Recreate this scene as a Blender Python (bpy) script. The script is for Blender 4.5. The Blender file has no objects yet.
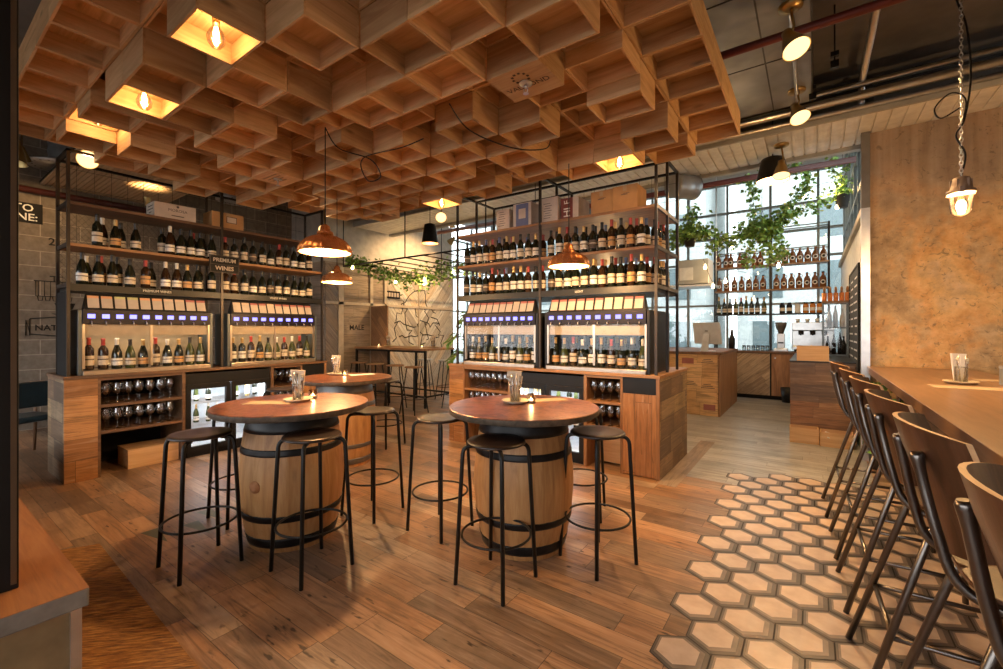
import bpy, bmesh, math, random
from mathutils import Vector, Matrix
R = random.Random(7)
SC = bpy.context.scene
COL = SC.collection
PI = math.pi

# ------------------------------------------------------------------ mesh building
class MB:
    def __init__(s):
        s.v = []; s.f = []; s.m = []; s.s = []
    def add(s, vs, fs, mi=0, sm=False):
        o = len(s.v)
        s.v += [tuple(v) for v in vs]
        for f in fs:
            s.f.append([i + o for i in f]); s.m.append(mi); s.s.append(sm)
        return s
    def box(s, x0, x1, y0, y1, z0, z1, mi=0):
        if x0 > x1: x0, x1 = x1, x0
        if y0 > y1: y0, y1 = y1, y0
        if z0 > z1: z0, z1 = z1, z0
        vs = [(x0,y0,z0),(x1,y0,z0),(x1,y1,z0),(x0,y1,z0),(x0,y0,z1),(x1,y0,z1),(x1,y1,z1),(x0,y1,z1)]
        m = mi if isinstance(mi, (list, tuple)) else [mi]*6
        for f, k in zip([(0,3,2,1),(4,5,6,7),(0,1,5,4),(1,2,6,5),(2,3,7,6),(3,0,4,7)], m):
            s.add([vs[i] for i in f], [(0,1,2,3)], k)
        return s
    def solid(s, x0, x1, y0, y1, z0, z1, mi=0):
        vs = [(x0,y0,z0),(x1,y0,z0),(x1,y1,z0),(x0,y1,z0),(x0,y0,z1),(x1,y0,z1),(x1,y1,z1),(x0,y1,z1)]
        return s.add(vs, [(0,3,2,1),(4,5,6,7),(0,1,5,4),(1,2,6,5),(2,3,7,6),(3,0,4,7)], mi)
    def prism(s, poly, z0, z1, mi=0):
        n = len(poly)
        vs = [(x,y,z0) for x,y in poly] + [(x,y,z1) for x,y in poly]
        fs = [tuple(range(n))[::-1], tuple(range(n, 2*n))] + [(i,(i+1)%n,(i+1)%n+n,i+n) for i in range(n)]
        return s.add(vs, fs, mi)
    def hexa(s, pts, mi=0):      # 8 corners: bottom ring then top ring
        return s.add(pts, [(0,3,2,1),(4,5,6,7),(0,1,5,4),(1,2,6,5),(2,3,7,6),(3,0,4,7)], mi)
    def lathe(s, prof, seg=20, c=(0,0,0), mi=0, caps=(True, True), sm=True, flute=0, nf=0):
        o = []
        for r, z in prof:
            for k in range(seg):
                a = 2*PI*k/seg
                rr = r*(1 + flute*abs(math.cos(a*nf/2)) ) if nf else r
                o.append((c[0]+rr*math.cos(a), c[1]+rr*math.sin(a), c[2]+z))
        fs = []
        for i in range(len(prof)-1):
            for k in range(seg):
                k2 = (k+1) % seg
                fs.append((i*seg+k, i*seg+k2, (i+1)*seg+k2, (i+1)*seg+k))
        s.add(o, fs, mi, sm)
        b = len(s.v) - len(o)
        if caps[0]: s.f.append([b+k for k in range(seg)][::-1]); s.m.append(mi); s.s.append(False)
        if caps[1]: s.f.append([b+(len(prof)-1)*seg+k for k in range(seg)]); s.m.append(mi); s.s.append(False)
        return s
    def tube(s, pts, r, seg=8, mi=0, closed=False, cap=True):
        P = [Vector(p) for p in pts]; n = len(P)
        rs = r if isinstance(r, (list, tuple)) else [r]*n
        vs = []; up = None
        for i in range(n):
            if closed: t = (P[(i+1) % n]-P[i-1])
            else: t = (P[min(i+1, n-1)]-P[max(i-1, 0)])
            t.normalize()
            if up is None:
                up = Vector((0,0,1)) if abs(t.z) < .9 else Vector((1,0,0))
            a = t.cross(up)
            if a.length < 1e-5: a = t.cross(Vector((.3,.7,.2)))
            a.normalize(); b = a.cross(t).normalized(); up = b
            for k in range(seg):
                w = 2*PI*k/seg
                vs.append(P[i] + (a*math.cos(w)+b*math.sin(w))*rs[i])
        fs = []
        for i in range(n if closed else n-1):
            j = (i+1) % n
            for k in range(seg):
                k2 = (k+1) % seg
                fs.append((i*seg+k, i*seg+k2, j*seg+k2, j*seg+k))
        s.add(vs, fs, mi, True)
        if cap and not closed:
            b = len(s.v)-len(vs)
            s.f.append([b+k for k in range(seg)][::-1]); s.m.append(mi); s.s.append(False)
            s.f.append([b+(n-1)*seg+k for k in range(seg)]); s.m.append(mi); s.s.append(False)
        return s
    def build(s, name, mats, parent=None, loc=(0,0,0), rotz=0, bevel=0, label=None, smooth_all=False):
        me = bpy.data.meshes.new(name)
        me.from_pydata(s.v, [], s.f)
        if not isinstance(mats, (list, tuple)): mats = [mats]
        for m in mats: me.materials.append(m)
        me.polygons.foreach_set('material_index', s.m)
        me.polygons.foreach_set('use_smooth', [bool(x) or smooth_all for x in s.s])
        bm = bmesh.new(); bm.from_mesh(me)
        bmesh.ops.recalc_face_normals(bm, faces=bm.faces[:])
        bm.to_mesh(me); bm.free()
        me.update()
        o = bpy.data.objects.new(name, me); COL.objects.link(o)
        o.location = loc; o.rotation_euler = (0,0,rotz)
        if parent is not None: o.parent = parent
        if bevel:
            b = o.modifiers.new('bevel', 'BEVEL'); b.width = bevel; b.segments = 2
            b.limit_method = 'ANGLE'; b.angle_limit = math.radians(40)
        if label: o['label'] = label
        return o

def tag(o, label, cat, group=None):
    o['label'] = label; o['category'] = cat
    if group: o['group'] = group
    return o
def struct(o): o['kind'] = 'structure'; return o
def stuff(o): o['kind'] = 'stuff'; return o
def thing(name, label, cat, loc=(0,0,0), rotz=0, group=None):
    o = bpy.data.objects.new(name, None); COL.objects.link(o)
    o.empty_display_size = .05
    o.location = loc; o.rotation_euler = (0,0,rotz)
    return tag(o, label, cat, group)
def dup(root, loc=None, rotz=None, label=None, group=None):
    def cp(o, par):
        c = o.copy(); COL.objects.link(c); c.parent = par
        for ch in list(o.children): cp(ch, c)
        return c
    r = cp(root, None)
    if loc is not None: r.location = loc
    if rotz is not None: r.rotation_euler = (0,0,rotz)
    if label: r['label'] = label
    if group: r['group'] = group
    return r
ORD = 'first second third fourth fifth sixth seventh eighth ninth tenth eleventh twelfth thirteenth fourteenth fifteenth sixteenth seventeenth eighteenth nineteenth twentieth'.split()
ORD += ['twenty-' + x for x in ORD[:9]] + ['thirtieth'] + ['thirty-' + x for x in ORD[:9]]

def arc(c, r, a0, a1, n, plane='xz'):
    o = []
    for i in range(n+1):
        a = a0+(a1-a0)*i/n
        u, w = r*math.cos(a), r*math.sin(a)
        o.append((c[0]+u, c[1], c[2]+w) if plane == 'xz' else ((c[0], c[1]+u, c[2]+w) if plane == 'yz' else (c[0]+u, c[1]+w, c[2])))
    return o
def smooth_path(pts, n=6):
    P = [Vector(p) for p in pts]; out = []
    for i in range(len(P)-1):
        p0 = P[max(i-1,0)]; p1 = P[i]; p2 = P[i+1]; p3 = P[min(i+2,len(P)-1)]
        for k in range(n):
            t = k/n
            out.append(.5*((2*p1)+(p2-p0)*t+(2*p0-5*p1+4*p2-p3)*t*t+(-p0+3*p1-3*p2+p3)*t**3))
    out.append(P[-1]); return out

# ------------------------------------------------------------------ lettering
def text_mesh(name, s, size, mat, parent=None, origin=(0,0,0), xdir=(1,0,0), ydir=(0,0,1), depth=.0015, align='CENTER', space=1.0, label=None, bold=0.0):
    cu = bpy.data.curves.new('lettering', 'FONT')
    cu.body = s; cu.size = size; cu.extrude = depth; cu.align_x = align; cu.align_y = 'CENTER'
    cu.space_character = space; cu.resolution_u = 2; cu.offset = bold
    t = bpy.data.objects.new('lettering', cu); COL.objects.link(t)
    dg = bpy.context.evaluated_depsgraph_get(); dg.update()
    me = bpy.data.meshes.new_from_object(t.evaluated_get(dg), depsgraph=dg)
    bpy.data.objects.remove(t); bpy.data.curves.remove(cu)
    X = Vector(xdir).normalized(); Y = Vector(ydir).normalized(); Z = X.cross(Y)
    M = Matrix((X, Y, Z)).transposed().to_4x4(); M.translation = Vector(origin)
    me.transform(M)
    me.name = name
    me.materials.clear(); me.materials.append(mat)
    o = bpy.data.objects.new(name, me); COL.objects.link(o)
    if parent is not None: o.parent = parent
    if label: o['label'] = label
    return o

# ------------------------------------------------------------------ materials
class NT:
    def __init__(s, name):
        s.m = bpy.data.materials.new(name); s.m.use_nodes = True
        s.t = s.m.node_tree; s.t.nodes.clear()
        s.out = s.n('ShaderNodeOutputMaterial')
    def n(s, t, **kw):
        x = s.t.nodes.new(t)
        for k, v in kw.items(): setattr(x, k, v)
        return x
    def l(s, a, b): s.t.links.new(a, b)
    def val(s, sock, v):
        if hasattr(v, 'is_output') : s.l(v, sock)
        else: sock.default_value = v
    def math(s, op, a, b=0.0, c=None):
        x = s.n('ShaderNodeMath', operation=op)
        s.val(x.inputs[0], a); s.val(x.inputs[1], b)
        if c is not None: s.val(x.inputs[2], c)
        return x.outputs[0]
    def comb(s, a, b, c):
        x = s.n('ShaderNodeCombineXYZ')
        for i, v in enumerate((a, b, c)): s.val(x.inputs[i], v)
        return x.outputs[0]
    def noise(s, vec, scale, detail=4, rough=.55, dist=0):
        x = s.n('ShaderNodeTexNoise'); s.l(vec, x.inputs['Vector'])
        x.inputs['Scale'].default_value = scale; x.inputs['Detail'].default_value = detail
        x.inputs['Roughness'].default_value = rough; x.inputs['Distortion'].default_value = dist
        return x.outputs['Fac']
    def wn(s, vec):
        x = s.n('ShaderNodeTexWhiteNoise', noise_dimensions='3D'); s.l(vec, x.inputs['Vector'])
        return x.outputs['Value']
    def ramp(s, fac, cols, interp='LINEAR'):
        x = s.n('ShaderNodeValToRGB'); s.l(fac, x.inputs[0]); e = x.color_ramp.elements
        x.color_ramp.interpolation = interp
        while len(e) < len(cols): e.new(.5)
        for i, (p, c) in enumerate(cols):
            e[i].position = p; e[i].color = (*c[:3], 1)
        return x.outputs[0]
    def mix(s, fac, a, b, bt='MIX'):
        x = s.n('ShaderNodeMix', data_type='RGBA', blend_type=bt)
        s.val(x.inputs[0], fac)
        for i, v in ((6, a), (7, b)):
            if hasattr(v, 'is_output'): s.l(v, x.inputs[i])
            else: x.inputs[i].default_value = (*v[:3], 1)
        return x.outputs[2]
    def obj(s, rnd=False):
        c = s.n('ShaderNodeTexCoord').outputs['Object']
        if rnd:
            r = s.n('ShaderNodeObjectInfo').outputs['Random']
            k = s.math('MULTIPLY', r, 37.0)
            a = s.n('ShaderNodeVectorMath', operation='ADD'); s.l(c, a.inputs[0]); s.l(s.comb(k, k, k), a.inputs[1])
            return a.outputs[0]
        return c
    def sep(s, v):
        x = s.n('ShaderNodeSeparateXYZ'); s.l(v, x.inputs[0]); return x.outputs
    def bsdf(s, col=None, rough=.5, metal=0, spec=.5, bump=None, bstr=.2, bdist=.01, coat=0, emit=None, estr=0, sub=None):
        b = s.n('ShaderNodeBsdfPrincipled')
        if col is not None:
            if hasattr(col, 'is_output'): s.l(col, b.inputs['Base Color'])
            else: b.inputs['Base Color'].default_value = (*col[:3], 1)
        s.val(b.inputs['Roughness'], rough); b.inputs['Metallic'].default_value = metal
        b.inputs['Specular IOR Level'].default_value = spec
        b.inputs['Coat Weight'].default_value = coat
        if emit is not None:
            b.inputs['Emission Color'].default_value = (*emit[:3], 1); b.inputs['Emission Strength'].default_value = estr
        if bump is not None:
            x = s.n('ShaderNodeBump'); s.l(bump, x.inputs['Height'])
            x.inputs['Strength'].default_value = bstr; x.inputs['Distance'].default_value = bdist
            s.l(x.outputs[0], b.inputs['Normal'])
        s.l(b.outputs[0], s.out.inputs[0]); return b

MATS = {}
def plain(name, col, rough=.5, metal=0, spec=.5, var=.06, coat=0, scale=8):
    t = NT(name); o = t.obj()
    n = t.noise(o, scale, 3)
    a = tuple(max(0, c*(1-var*2)) for c in col); b = tuple(min(1, c*(1+var*2)) for c in col)
    t.bsdf(t.ramp(n, [(.3, a), (.7, b)]), rough, metal, spec, coat=coat)
    MATS[name] = t.m; return t.m
def emit(name, col, st):
    t = NT(name); e = t.n('ShaderNodeEmission'); e.inputs[0].default_value = (*col, 1); e.inputs[1].default_value = st
    t.l(e.outputs[0], t.out.inputs[0]); MATS[name] = t.m; return t.m
def glass(name, tint=(1,1,1), gloss=.12, rough=.02, fr=.75):
    t = NT(name)
    a = t.n('ShaderNodeBsdfTransparent'); a.inputs[0].default_value = (*tint, 1)
    b = t.n('ShaderNodeBsdfGlossy'); b.inputs['Roughness'].default_value = rough
    lw = t.n('ShaderNodeLayerWeight'); lw.inputs[0].default_value = .35
    f = t.math('ADD', t.math('MULTIPLY', lw.outputs['Fresnel'], fr), gloss*.35)
    mx = t.n('ShaderNodeMixShader'); t.l(f, mx.inputs[0]); t.l(a.outputs[0], mx.inputs[1]); t.l(b.outputs[0], mx.inputs[2])
    t.l(mx.outputs[0], t.out.inputs[0]); MATS[name] = t.m; return t.m
def wood(name, cols, run='X', k=1.0, rough=.55, rnd=True, knots=.35, gvar=.25):
    """boards of one timber: grain stretched along `run`"""
    t = NT(name); o = t.obj(rnd); x, y, z = t.sep(o)
    st = {'X': (1.3, 16, 16), 'Y': (16, 1.3, 16), 'Z': (16, 16, 1.3)}[run]
    v = t.comb(t.math('MULTIPLY', x, st[0]*k), t.math('MULTIPLY', y, st[1]*k), t.math('MULTIPLY', z, st[2]*k))
    g = t.noise(v, 1.0, 6, .62, 1.2)
    g2 = t.noise(v, 5.0, 3, .6)
    big = t.noise(o, 2.2, 2)
    f = t.math('ADD', t.math('MULTIPLY', g, .7), t.math('ADD', t.math('MULTIPLY', g2, .15), t.math('MULTIPLY', big, .15)))
    c = t.ramp(f, [(.32, cols[0]), (.5, cols[1]), (.68, cols[2])])
    st2 = {'X': (2.2, 7, 7), 'Y': (7, 2.2, 7), 'Z': (7, 7, 2.2)}[run]
    kv = t.comb(t.math('MULTIPLY', x, st2[0]*k), t.math('MULTIPLY', y, st2[1]*k), t.math('MULTIPLY', z, st2[2]*k))
    vo = t.n('ShaderNodeTexVoronoi'); t.l(kv, vo.inputs['Vector']); vo.inputs['Scale'].default_value = .9
    kn = t.ramp(vo.outputs['Distance'], [(.03, (1,1,1)), (.13, (0,0,0))])
    dark = tuple(q*.38 for q in cols[0])
    c = t.mix(t.math('MULTIPLY', kn, knots), c, dark)
    if rnd:
        r = t.n('ShaderNodeObjectInfo').outputs['Random']
        hv = t.n('ShaderNodeHueSaturation'); t.l(c, hv.inputs['Color'])
        t.l(t.math('ADD', t.math('MULTIPLY', r, gvar), 1-gvar/2), hv.inputs['Value']); c = hv.outputs[0]
    t.bsdf(c, rough, bump=g, bstr=.15, bdist=.004)
    MATS[name] = t.m; return t.m
def planks(name, cols, run='X', across='Y', width=.15, length=1.2, rough=.45, seam=.02, diag=0, chevron=None, seamdark=.25, k=1.0, bstr=.3, spots=.5, rvar=0.0):
    """boarding: every board its own tone, grain along the boards, dark seams"""
    t = NT(name); o = t.obj(); S = dict(zip('XYZ', t.sep(o)))
    u, v = S[run], S[across]
    if chevron is not None:
        u = t.math('ABSOLUTE', t.math('SUBTRACT', u, chevron))
    if diag:
        cs, sn = math.cos(diag), math.sin(diag)
        u2 = t.math('ADD', t.math('MULTIPLY', u, cs), t.math('MULTIPLY', v, sn))
        v2 = t.math('SUBTRACT', t.math('MULTIPLY', v, cs), t.math('MULTIPLY', u, sn))
        u, v = u2, v2
    vr = t.math('DIVIDE', v, width); row = t.math('FLOOR', vr)
    rr = t.wn(t.comb(row, 3.7, 1.1))
    uu = t.math('ADD', t.math('DIVIDE', u, length), t.math('MULTIPLY', rr, 7.3)); idx = t.math('FLOOR', uu)
    cell = t.wn(t.comb(row, idx, 5.5)); cell2 = t.wn(t.comb(row, idx, 9.1))
    base = t.ramp(cell, [(i/max(1, len(cols)-1), c) for i, c in enumerate(cols)])
    off = t.math('MULTIPLY', cell2, 19.0)
    gv = t.comb(t.math('ADD', t.math('MULTIPLY', u, 1.6*k), off), t.math('MULTIPLY', v, 22*k), off)
    g = t.noise(gv, 1.0, 6, .65, 1.6)
    c = t.mix(t.ramp(g, [(.28, (.75,.75,.75)), (.52, (0,0,0))]), base, (.06,.035,.02))
    c = t.mix(t.ramp(g, [(.55, (0,0,0)), (.8, (.35,.35,.35))]), c, (.75,.6,.45))
    if spots:
        sv = t.comb(t.math('MULTIPLY', u, 9.0), t.math('MULTIPLY', v, 30.0), off)
        sp = t.noise(sv, .9, 2, .5)
        c = t.mix(t.ramp(sp, [(.66, (0,0,0)), (.74, (spots, spots, spots))]), c, (.03,.018,.012))
    wr = t.noise(o, 1.7, 4, .6)
    c = t.mix(t.ramp(wr, [(.36, (.35,.35,.35)), (.5, (0,0,0))]), c, tuple(q*.35 for q in cols[0]))
    fv = t.math('FRACT', vr); fu = t.math('FRACT', uu)
    s1 = t.math('LESS_THAN', fv, seam); s2 = t.math('LESS_THAN', fu, seam*width/length*1.2)
    sm = t.math('MAXIMUM', s1, s2)
    c = t.mix(t.math('MULTIPLY', sm, 1-seamdark), c, (.02,.013,.01))
    h = t.math('SUBTRACT', t.math('MULTIPLY', g, .5), sm)
    rg = t.math('ADD', t.math('MULTIPLY', g, .25), rough-.12)
    t.bsdf(c, rg, bump=h, bstr=bstr, bdist=.004)
    MATS[name] = t.m; return t.m

# base timbers
PINE = [(.42,.235,.10), (.62,.39,.19), (.76,.53,.29)]
crX = wood('pine_run_x', PINE, 'X', rough=.6, knots=.75, gvar=.5); crY = wood('pine_run_y', PINE, 'Y', rough=.6, knots=.75, gvar=.5)
oldX = wood('weathered_oak_x', [(.16,.08,.035), (.33,.16,.065), (.46,.25,.11)], 'X', rough=.5, gvar=.1)
oldZ = wood('weathered_oak_z', [(.15,.07,.03), (.30,.145,.06), (.42,.22,.10)], 'Z', rough=.5, gvar=.2)
boxX = wood('box_pine_x', [(.55,.30,.13), (.66,.40,.19), (.76,.50,.27)], 'X', rough=.6)
darkX = wood('dark_shelf_wood', [(.07,.035,.02), (.14,.07,.035), (.22,.12,.06)], 'X', rough=.5, rnd=False)
topW = wood('bar_top_wood', [(.15,.085,.05), (.23,.13,.075), (.31,.18,.105)], 'Y', rough=.3, rnd=False, knots=.1)
seatW = wood('stool_ply', [(.012,.007,.005), (.020,.011,.008), (.030,.016,.011)], 'X', rough=.32, knots=.05, gvar=.2)
plyW = wood('bent_ply', [(.035,.016,.009), (.07,.030,.015), (.12,.052,.026)], 'Z', rough=.28, knots=.1, gvar=.15)
plyE = wood('ply_edge', [(.45,.24,.1), (.6,.34,.16), (.7,.43,.22)], 'Y', rough=.5, knots=0)
barrelW = wood('barrel_stave_oak', [(.27,.12,.04), (.41,.20,.07), (.52,.29,.12)], 'Z', rough=.5, knots=.3, gvar=.15)
endWood = planks('end_planks', [(.30,.13,.045), (.45,.20,.07), (.52,.25,.09)], 'X', 'Z', .21, 3., .5, .015, spots=.4)
sideBlk = planks('staggered_blocks', [(.10,.07,.05), (.24,.15,.09), (.33,.24,.15), (.42,.29,.15), (.20,.12,.07)], 'Y', 'Z', .195, .5, .55, .02, seamdark=0.1, spots=.3)
vertP = planks('vertical_boards', [(.34,.15,.055), (.42,.2,.075), (.38,.17,.06)], 'Z', 'X', .17, 3., .5, .02, spots=.45)
floorP = planks('reclaimed_floor_boards', [(.15,.085,.05), (.41,.22,.11), (.24,.155,.105), (.49,.28,.155), (.31,.165,.085), (.44,.31,.21), (.18,.115,.075), (.40,.205,.10)], 'X', 'Y', .15, .82, .38, .02, seamdark=.2, spots=.85)
floorG = planks('grey_daylit_floor_boards', [(.28,.285,.285), (.38,.385,.38), (.45,.45,.44), (.32,.325,.32)], 'X', 'Y', .165, 1.3, .33, .018, seamdark=.3, spots=.3)  # boards' own grey, lightened and cooled to carry the daylight on them
stripW = planks('floor_edge_strip', [(.27,.20,.15), (.38,.30,.23)], 'Y', 'X', .16, 1.1, .36, .015, spots=.3)
wallPl = planks('wall_boards', [(.30,.24,.19), (.40,.32,.25), (.36,.27,.2), (.45,.38,.3)], 'Y', 'Z', .2, 2.2, .6, .012, seamdark=.3, spots=.2)
chevP = planks('chevron_boards', [(.74,.68,.58), (.42,.35,.28), (.80,.76,.68), (.36,.33,.30), (.74,.60,.44), (.66,.60,.52)], 'Y', 'Z', .17, 2.6, .6, .02, diag=math.radians(50), chevron=7.95, seamdark=.3, spots=.15)
chevP2 = planks('grey_chevron_boards', [(.30,.25,.22), (.13,.12,.13), (.36,.27,.2), (.2,.18,.18)], 'Y', 'Z', .16, 2.6, .6, .02, diag=math.radians(-48), seamdark=.3, spots=.15)
diagDoor = planks('door_boards', [(.36,.19,.08), (.22,.11,.05), (.44,.25,.12)], 'Y', 'Z', .13, 2.5, .55, .02, diag=math.radians(48), spots=.2)
barPl = planks('bar_front_boards', [(.13,.075,.045), (.22,.12,.06), (.17,.1,.06)], 'X', 'Z', .15, 2.4, .5, .015, spots=.3)
barPl2 = planks('bar_front_warm_boards', [(.32,.15,.06), (.40,.2,.085), (.27,.12,.05)], 'X', 'Z', .15, 2.4, .5, .015, spots=.3)
apronP = planks('bar_apron_boards', [(.14,.08,.05), (.23,.14,.085), (.18,.12,.08)], 'Y', 'Z', .19, .6, .5, .02, spots=.3)
counterDiag = planks('counter_door_boards', [(.40,.27,.16), (.54,.38,.23), (.30,.2,.12)], 'X', 'Z', .12, 1.5, .5, .025, diag=math.radians(40), spots=.2)
chestP = planks('crate_front_boards', [(.72,.44,.20), (.80,.52,.26), (.66,.38,.16)], 'X', 'Z', .23, .33, .5, .012, seamdark=.4, spots=.15)
# metals, plastics, fabric
blkM = plain('black_steel', (.012,.011,.010), .42, .15, spec=.35)
rackM = plain('bronzed_steel', (.040,.030,.024), .45, .4)
chairM = plain('gunmetal_tube', (.16,.14,.125), .3, .95)
steelM = plain('brushed_steel', (.55,.54,.52), .28, 1)
galvM = plain('galvanised_sheet', (.36,.38,.40), .38, .55, scale=2, var=.16)
alumM = plain('aluminium', (.62,.62,.62), .35, .9)
brassM = plain('aged_brass', (.42,.30,.13), .32, 1)
blackP = plain('black_plastic', (.010,.010,.011), .42, spec=.3)
blackMatt = plain('black_matt', (.007,.006,.006), .65, spec=.25)
greyP = plain('grey_side_panel', (.10,.115,.12), .4, .3)
whiteP = plain('white_paint', (.78,.77,.74), .5)
cream = plain('cream_plaster', (.60,.56,.50), .8)
paperM = plain('white_paper', (.82,.78,.70), .8)
tealL = plain('teal_leather', (.03,.05,.06), .4)
redP = plain('red_pipe_paint', (.14,.025,.018), .4)
concM = plain('dark_concrete', (.17,.16,.15), .85, var=.15, scale=2)
concL = plain('pale_concrete', (.42,.42,.40), .85, var=.1, scale=2)
leafM = plain('ivy_leaf', (.13,.27,.045), .45, var=.3, scale=20)
leafL = plain('ivy_leaf_light', (.30,.46,.10), .45, var=.25, scale=20)
potM = plain('dark_pot', (.02,.02,.02), .5)
flameM = emit('candle_flame', (1,.6,.2), 9)
filM = emit('bulb_filament', (1,.58,.2), 26)
festM = emit('fairy_bulb', (1,.72,.38), 14)
dispM = emit('blue_display', (.20,.19,1.0), 2.0)
ledW = emit('fridge_led', (.85,.92,1), 7)
glassM = glass('clear_glass', gloss=.02, fr=.25)
glassT = glass('tumbler_glass', (.95,.96,.96), gloss=.12)
glassB = glass('bulb_glass', (1,.97,.92), gloss=.1)
paneM = glass('window_pane', (.82,.87,.87), gloss=.12)
waxM = plain('candle_wax', (.85,.75,.55), .5)
# ------------------------------------------------------------------ setting
def hexmat():
    t = NT('tile_cream'); o = t.obj(); n = t.noise(o, 9, 5); 
    t.bsdf(t.ramp(n, [(.3, (.50,.36,.27)), (.55, (.60,.46,.36)), (.75, (.66,.54,.44))]), .33, bump=n, bstr=.05)
    return t.m
tileC = hexmat(); tileB = plain('tile_taupe', (.20,.155,.13), .36, var=.15); tileD = plain('tile_dark', (.075,.06,.055), .38, var=.15); groutM = plain('grout', (.035,.03,.028), .8)
fl = MB(); fl.solid(-10.2, 2.9, -3.2, 12.2, -.12, 0)
floor = struct(fl.build('floor', floorP))
g = MB(); g.solid(-1.06, .5, 4.75, 11.9, 0, .0012); g.solid(-4.2, -1.235, 5.65, 11.9, 0, .0012); g.solid(-1.235, -1.06, 6.4, 11.9, 0, .0012); struct(g.build('grey_daylit_boards', floorG, floor))
g = MB(); g.solid(-1.235, -1.06, 4.35, 6.4, 0, .0016); g.build('edge_strip', stripW, floor)
# hexagon tiles let into the boards (one surface, three tones and joint)
hx = MB(); ring = lambda cx, cy, r, z: [(cx+r*math.sin(k*PI/3), cy+r*math.cos(k*PI/3), z) for k in range(6)]
an = math.radians(2.0); ux, uy = (math.cos(an), math.sin(an)), (-math.sin(an), math.cos(an))
for k in range(-13, 16):
    for i in range(0, 9):
        lx = i*.24 + (.12 if k % 2 else 0); ly = k*.2078
        cx = -.50 + lx*ux[0] + ly*uy[0]; cy = 2.128 + lx*ux[1] + ly*uy[1]
        if k == 15 and i == 0: continue
        if cx > 1.35 or cy < -.6: continue
        hx.add(ring(cx, cy, .1396, .0018), [(0,1,2,3,4,5)], 3)
        hx.add(ring(cx, cy, .1345, .0026), [(0,1,2,3,4,5)], 2)
        hx.add(ring(cx-.005, cy+.004, .1165, .0031), [(0,1,2,3,4,5)], 1)
        hx.add(ring(cx-.012, cy+.009, .0985, .0036), [(0,1,2,3,4,5)], 0)
hx.build('hexagon_tiles', [tileC, tileB, tileD, groutM], floor)
# three painted green wedges on the boards
gp = MB()
for x, y in ((-4.02,1.13), (-3.92,1.36), (-4.10,1.52)):
    gp.add([(x-.02,y-.05,.0013), (x+.30,y+.02,.0013), (x-.02,y+.06,.0013)], [(0,1,2)])
gp.build('painted_wedges', plain('green_floor_paint', (.10,.115,.07), .5), floor)

def blockmat():
    t = NT('concrete_blocks'); o = t.obj(); x, y, z = t.sep(o)
    v = t.comb(y, z, 0.0)
    b = t.n('ShaderNodeTexBrick'); t.l(v, b.inputs['Vector']); b.inputs['Scale'].default_value = 1
    b.inputs['Brick Width'].default_value = .45; b.inputs['Row Height'].default_value = .225; b.inputs['Mortar Size'].default_value = .006
    b.inputs['Color1'].default_value = (.15,.12,.095,1); b.inputs['Color2'].default_value = (.19,.155,.12,1); b.inputs['Mortar'].default_value = (.42,.36,.29,1)
    n = t.noise(o, 14, 5)
    c = t.mix(.35, b.outputs['Color'], t.ramp(n, [(.3, (.12,.1,.08)), (.7, (.33,.29,.24))]))
    t.bsdf(c, .9, bump=n, bstr=.3); return t.m
def plastermat():
    t = NT('rust_plaster'); o = t.obj(); x, y, z = t.sep(o)
    n1 = t.noise(o, 1.4, 7, .62, .15); n2 = t.noise(o, 7, 7, .7, .2); n3 = t.noise(t.comb(t.math('MULTIPLY', x, 14.0), y, t.math('MULTIPLY', z, .7)), 1.0, 4)
    c = t.ramp(n1, [(.34, (.27,.19,.11)), (.43, (.52,.37,.20)), (.51, (.74,.38,.12)), (.58, (.84,.54,.22)), (.70, (.46,.36,.25))])
    c = t.mix(.4, c, t.ramp(n2, [(.34, (.22,.14,.07)), (.48, (.56,.36,.17)), (.64, (.84,.62,.36))]))
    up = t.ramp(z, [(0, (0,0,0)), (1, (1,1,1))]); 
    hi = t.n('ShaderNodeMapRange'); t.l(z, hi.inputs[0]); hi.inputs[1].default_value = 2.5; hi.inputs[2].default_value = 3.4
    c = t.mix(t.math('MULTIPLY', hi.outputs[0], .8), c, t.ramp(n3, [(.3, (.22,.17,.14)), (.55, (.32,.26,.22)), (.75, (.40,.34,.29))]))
    pit = t.ramp(t.noise(o, 13, 5, .7, 1.5), [(.57, (0,0,0)), (.66, (.65,.65,.65))])
    c = t.mix(pit, c, (.14,.11,.075))
    t.bsdf(c, .75, bump=n2, bstr=.35, bdist=.01); return t.m
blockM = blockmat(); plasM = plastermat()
w = MB(); w.solid(-9.8, -9.6, -3.2, 5.3, 0, 4.4); struct(w.build('wall_left', blockM))
w = MB(); w.solid(-9.8, -8.3, 5.3, 9.3, 0, 2.95); w.box(-8.3, -8.285, 5.3, 5.62, 0, 2.9, 1); w.box(-8.3, -8.288, 6.88, 9.25, 0, 2.9, 2)
wl = struct(w.build('wall_far_left', [wallPl, chevP2, chevP]))
w = MB(); w.solid(-9.8, -8.35, 5.3, 9.3, 2.95, 4.4); struct(w.build('wall_upper_left', cream))
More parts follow.
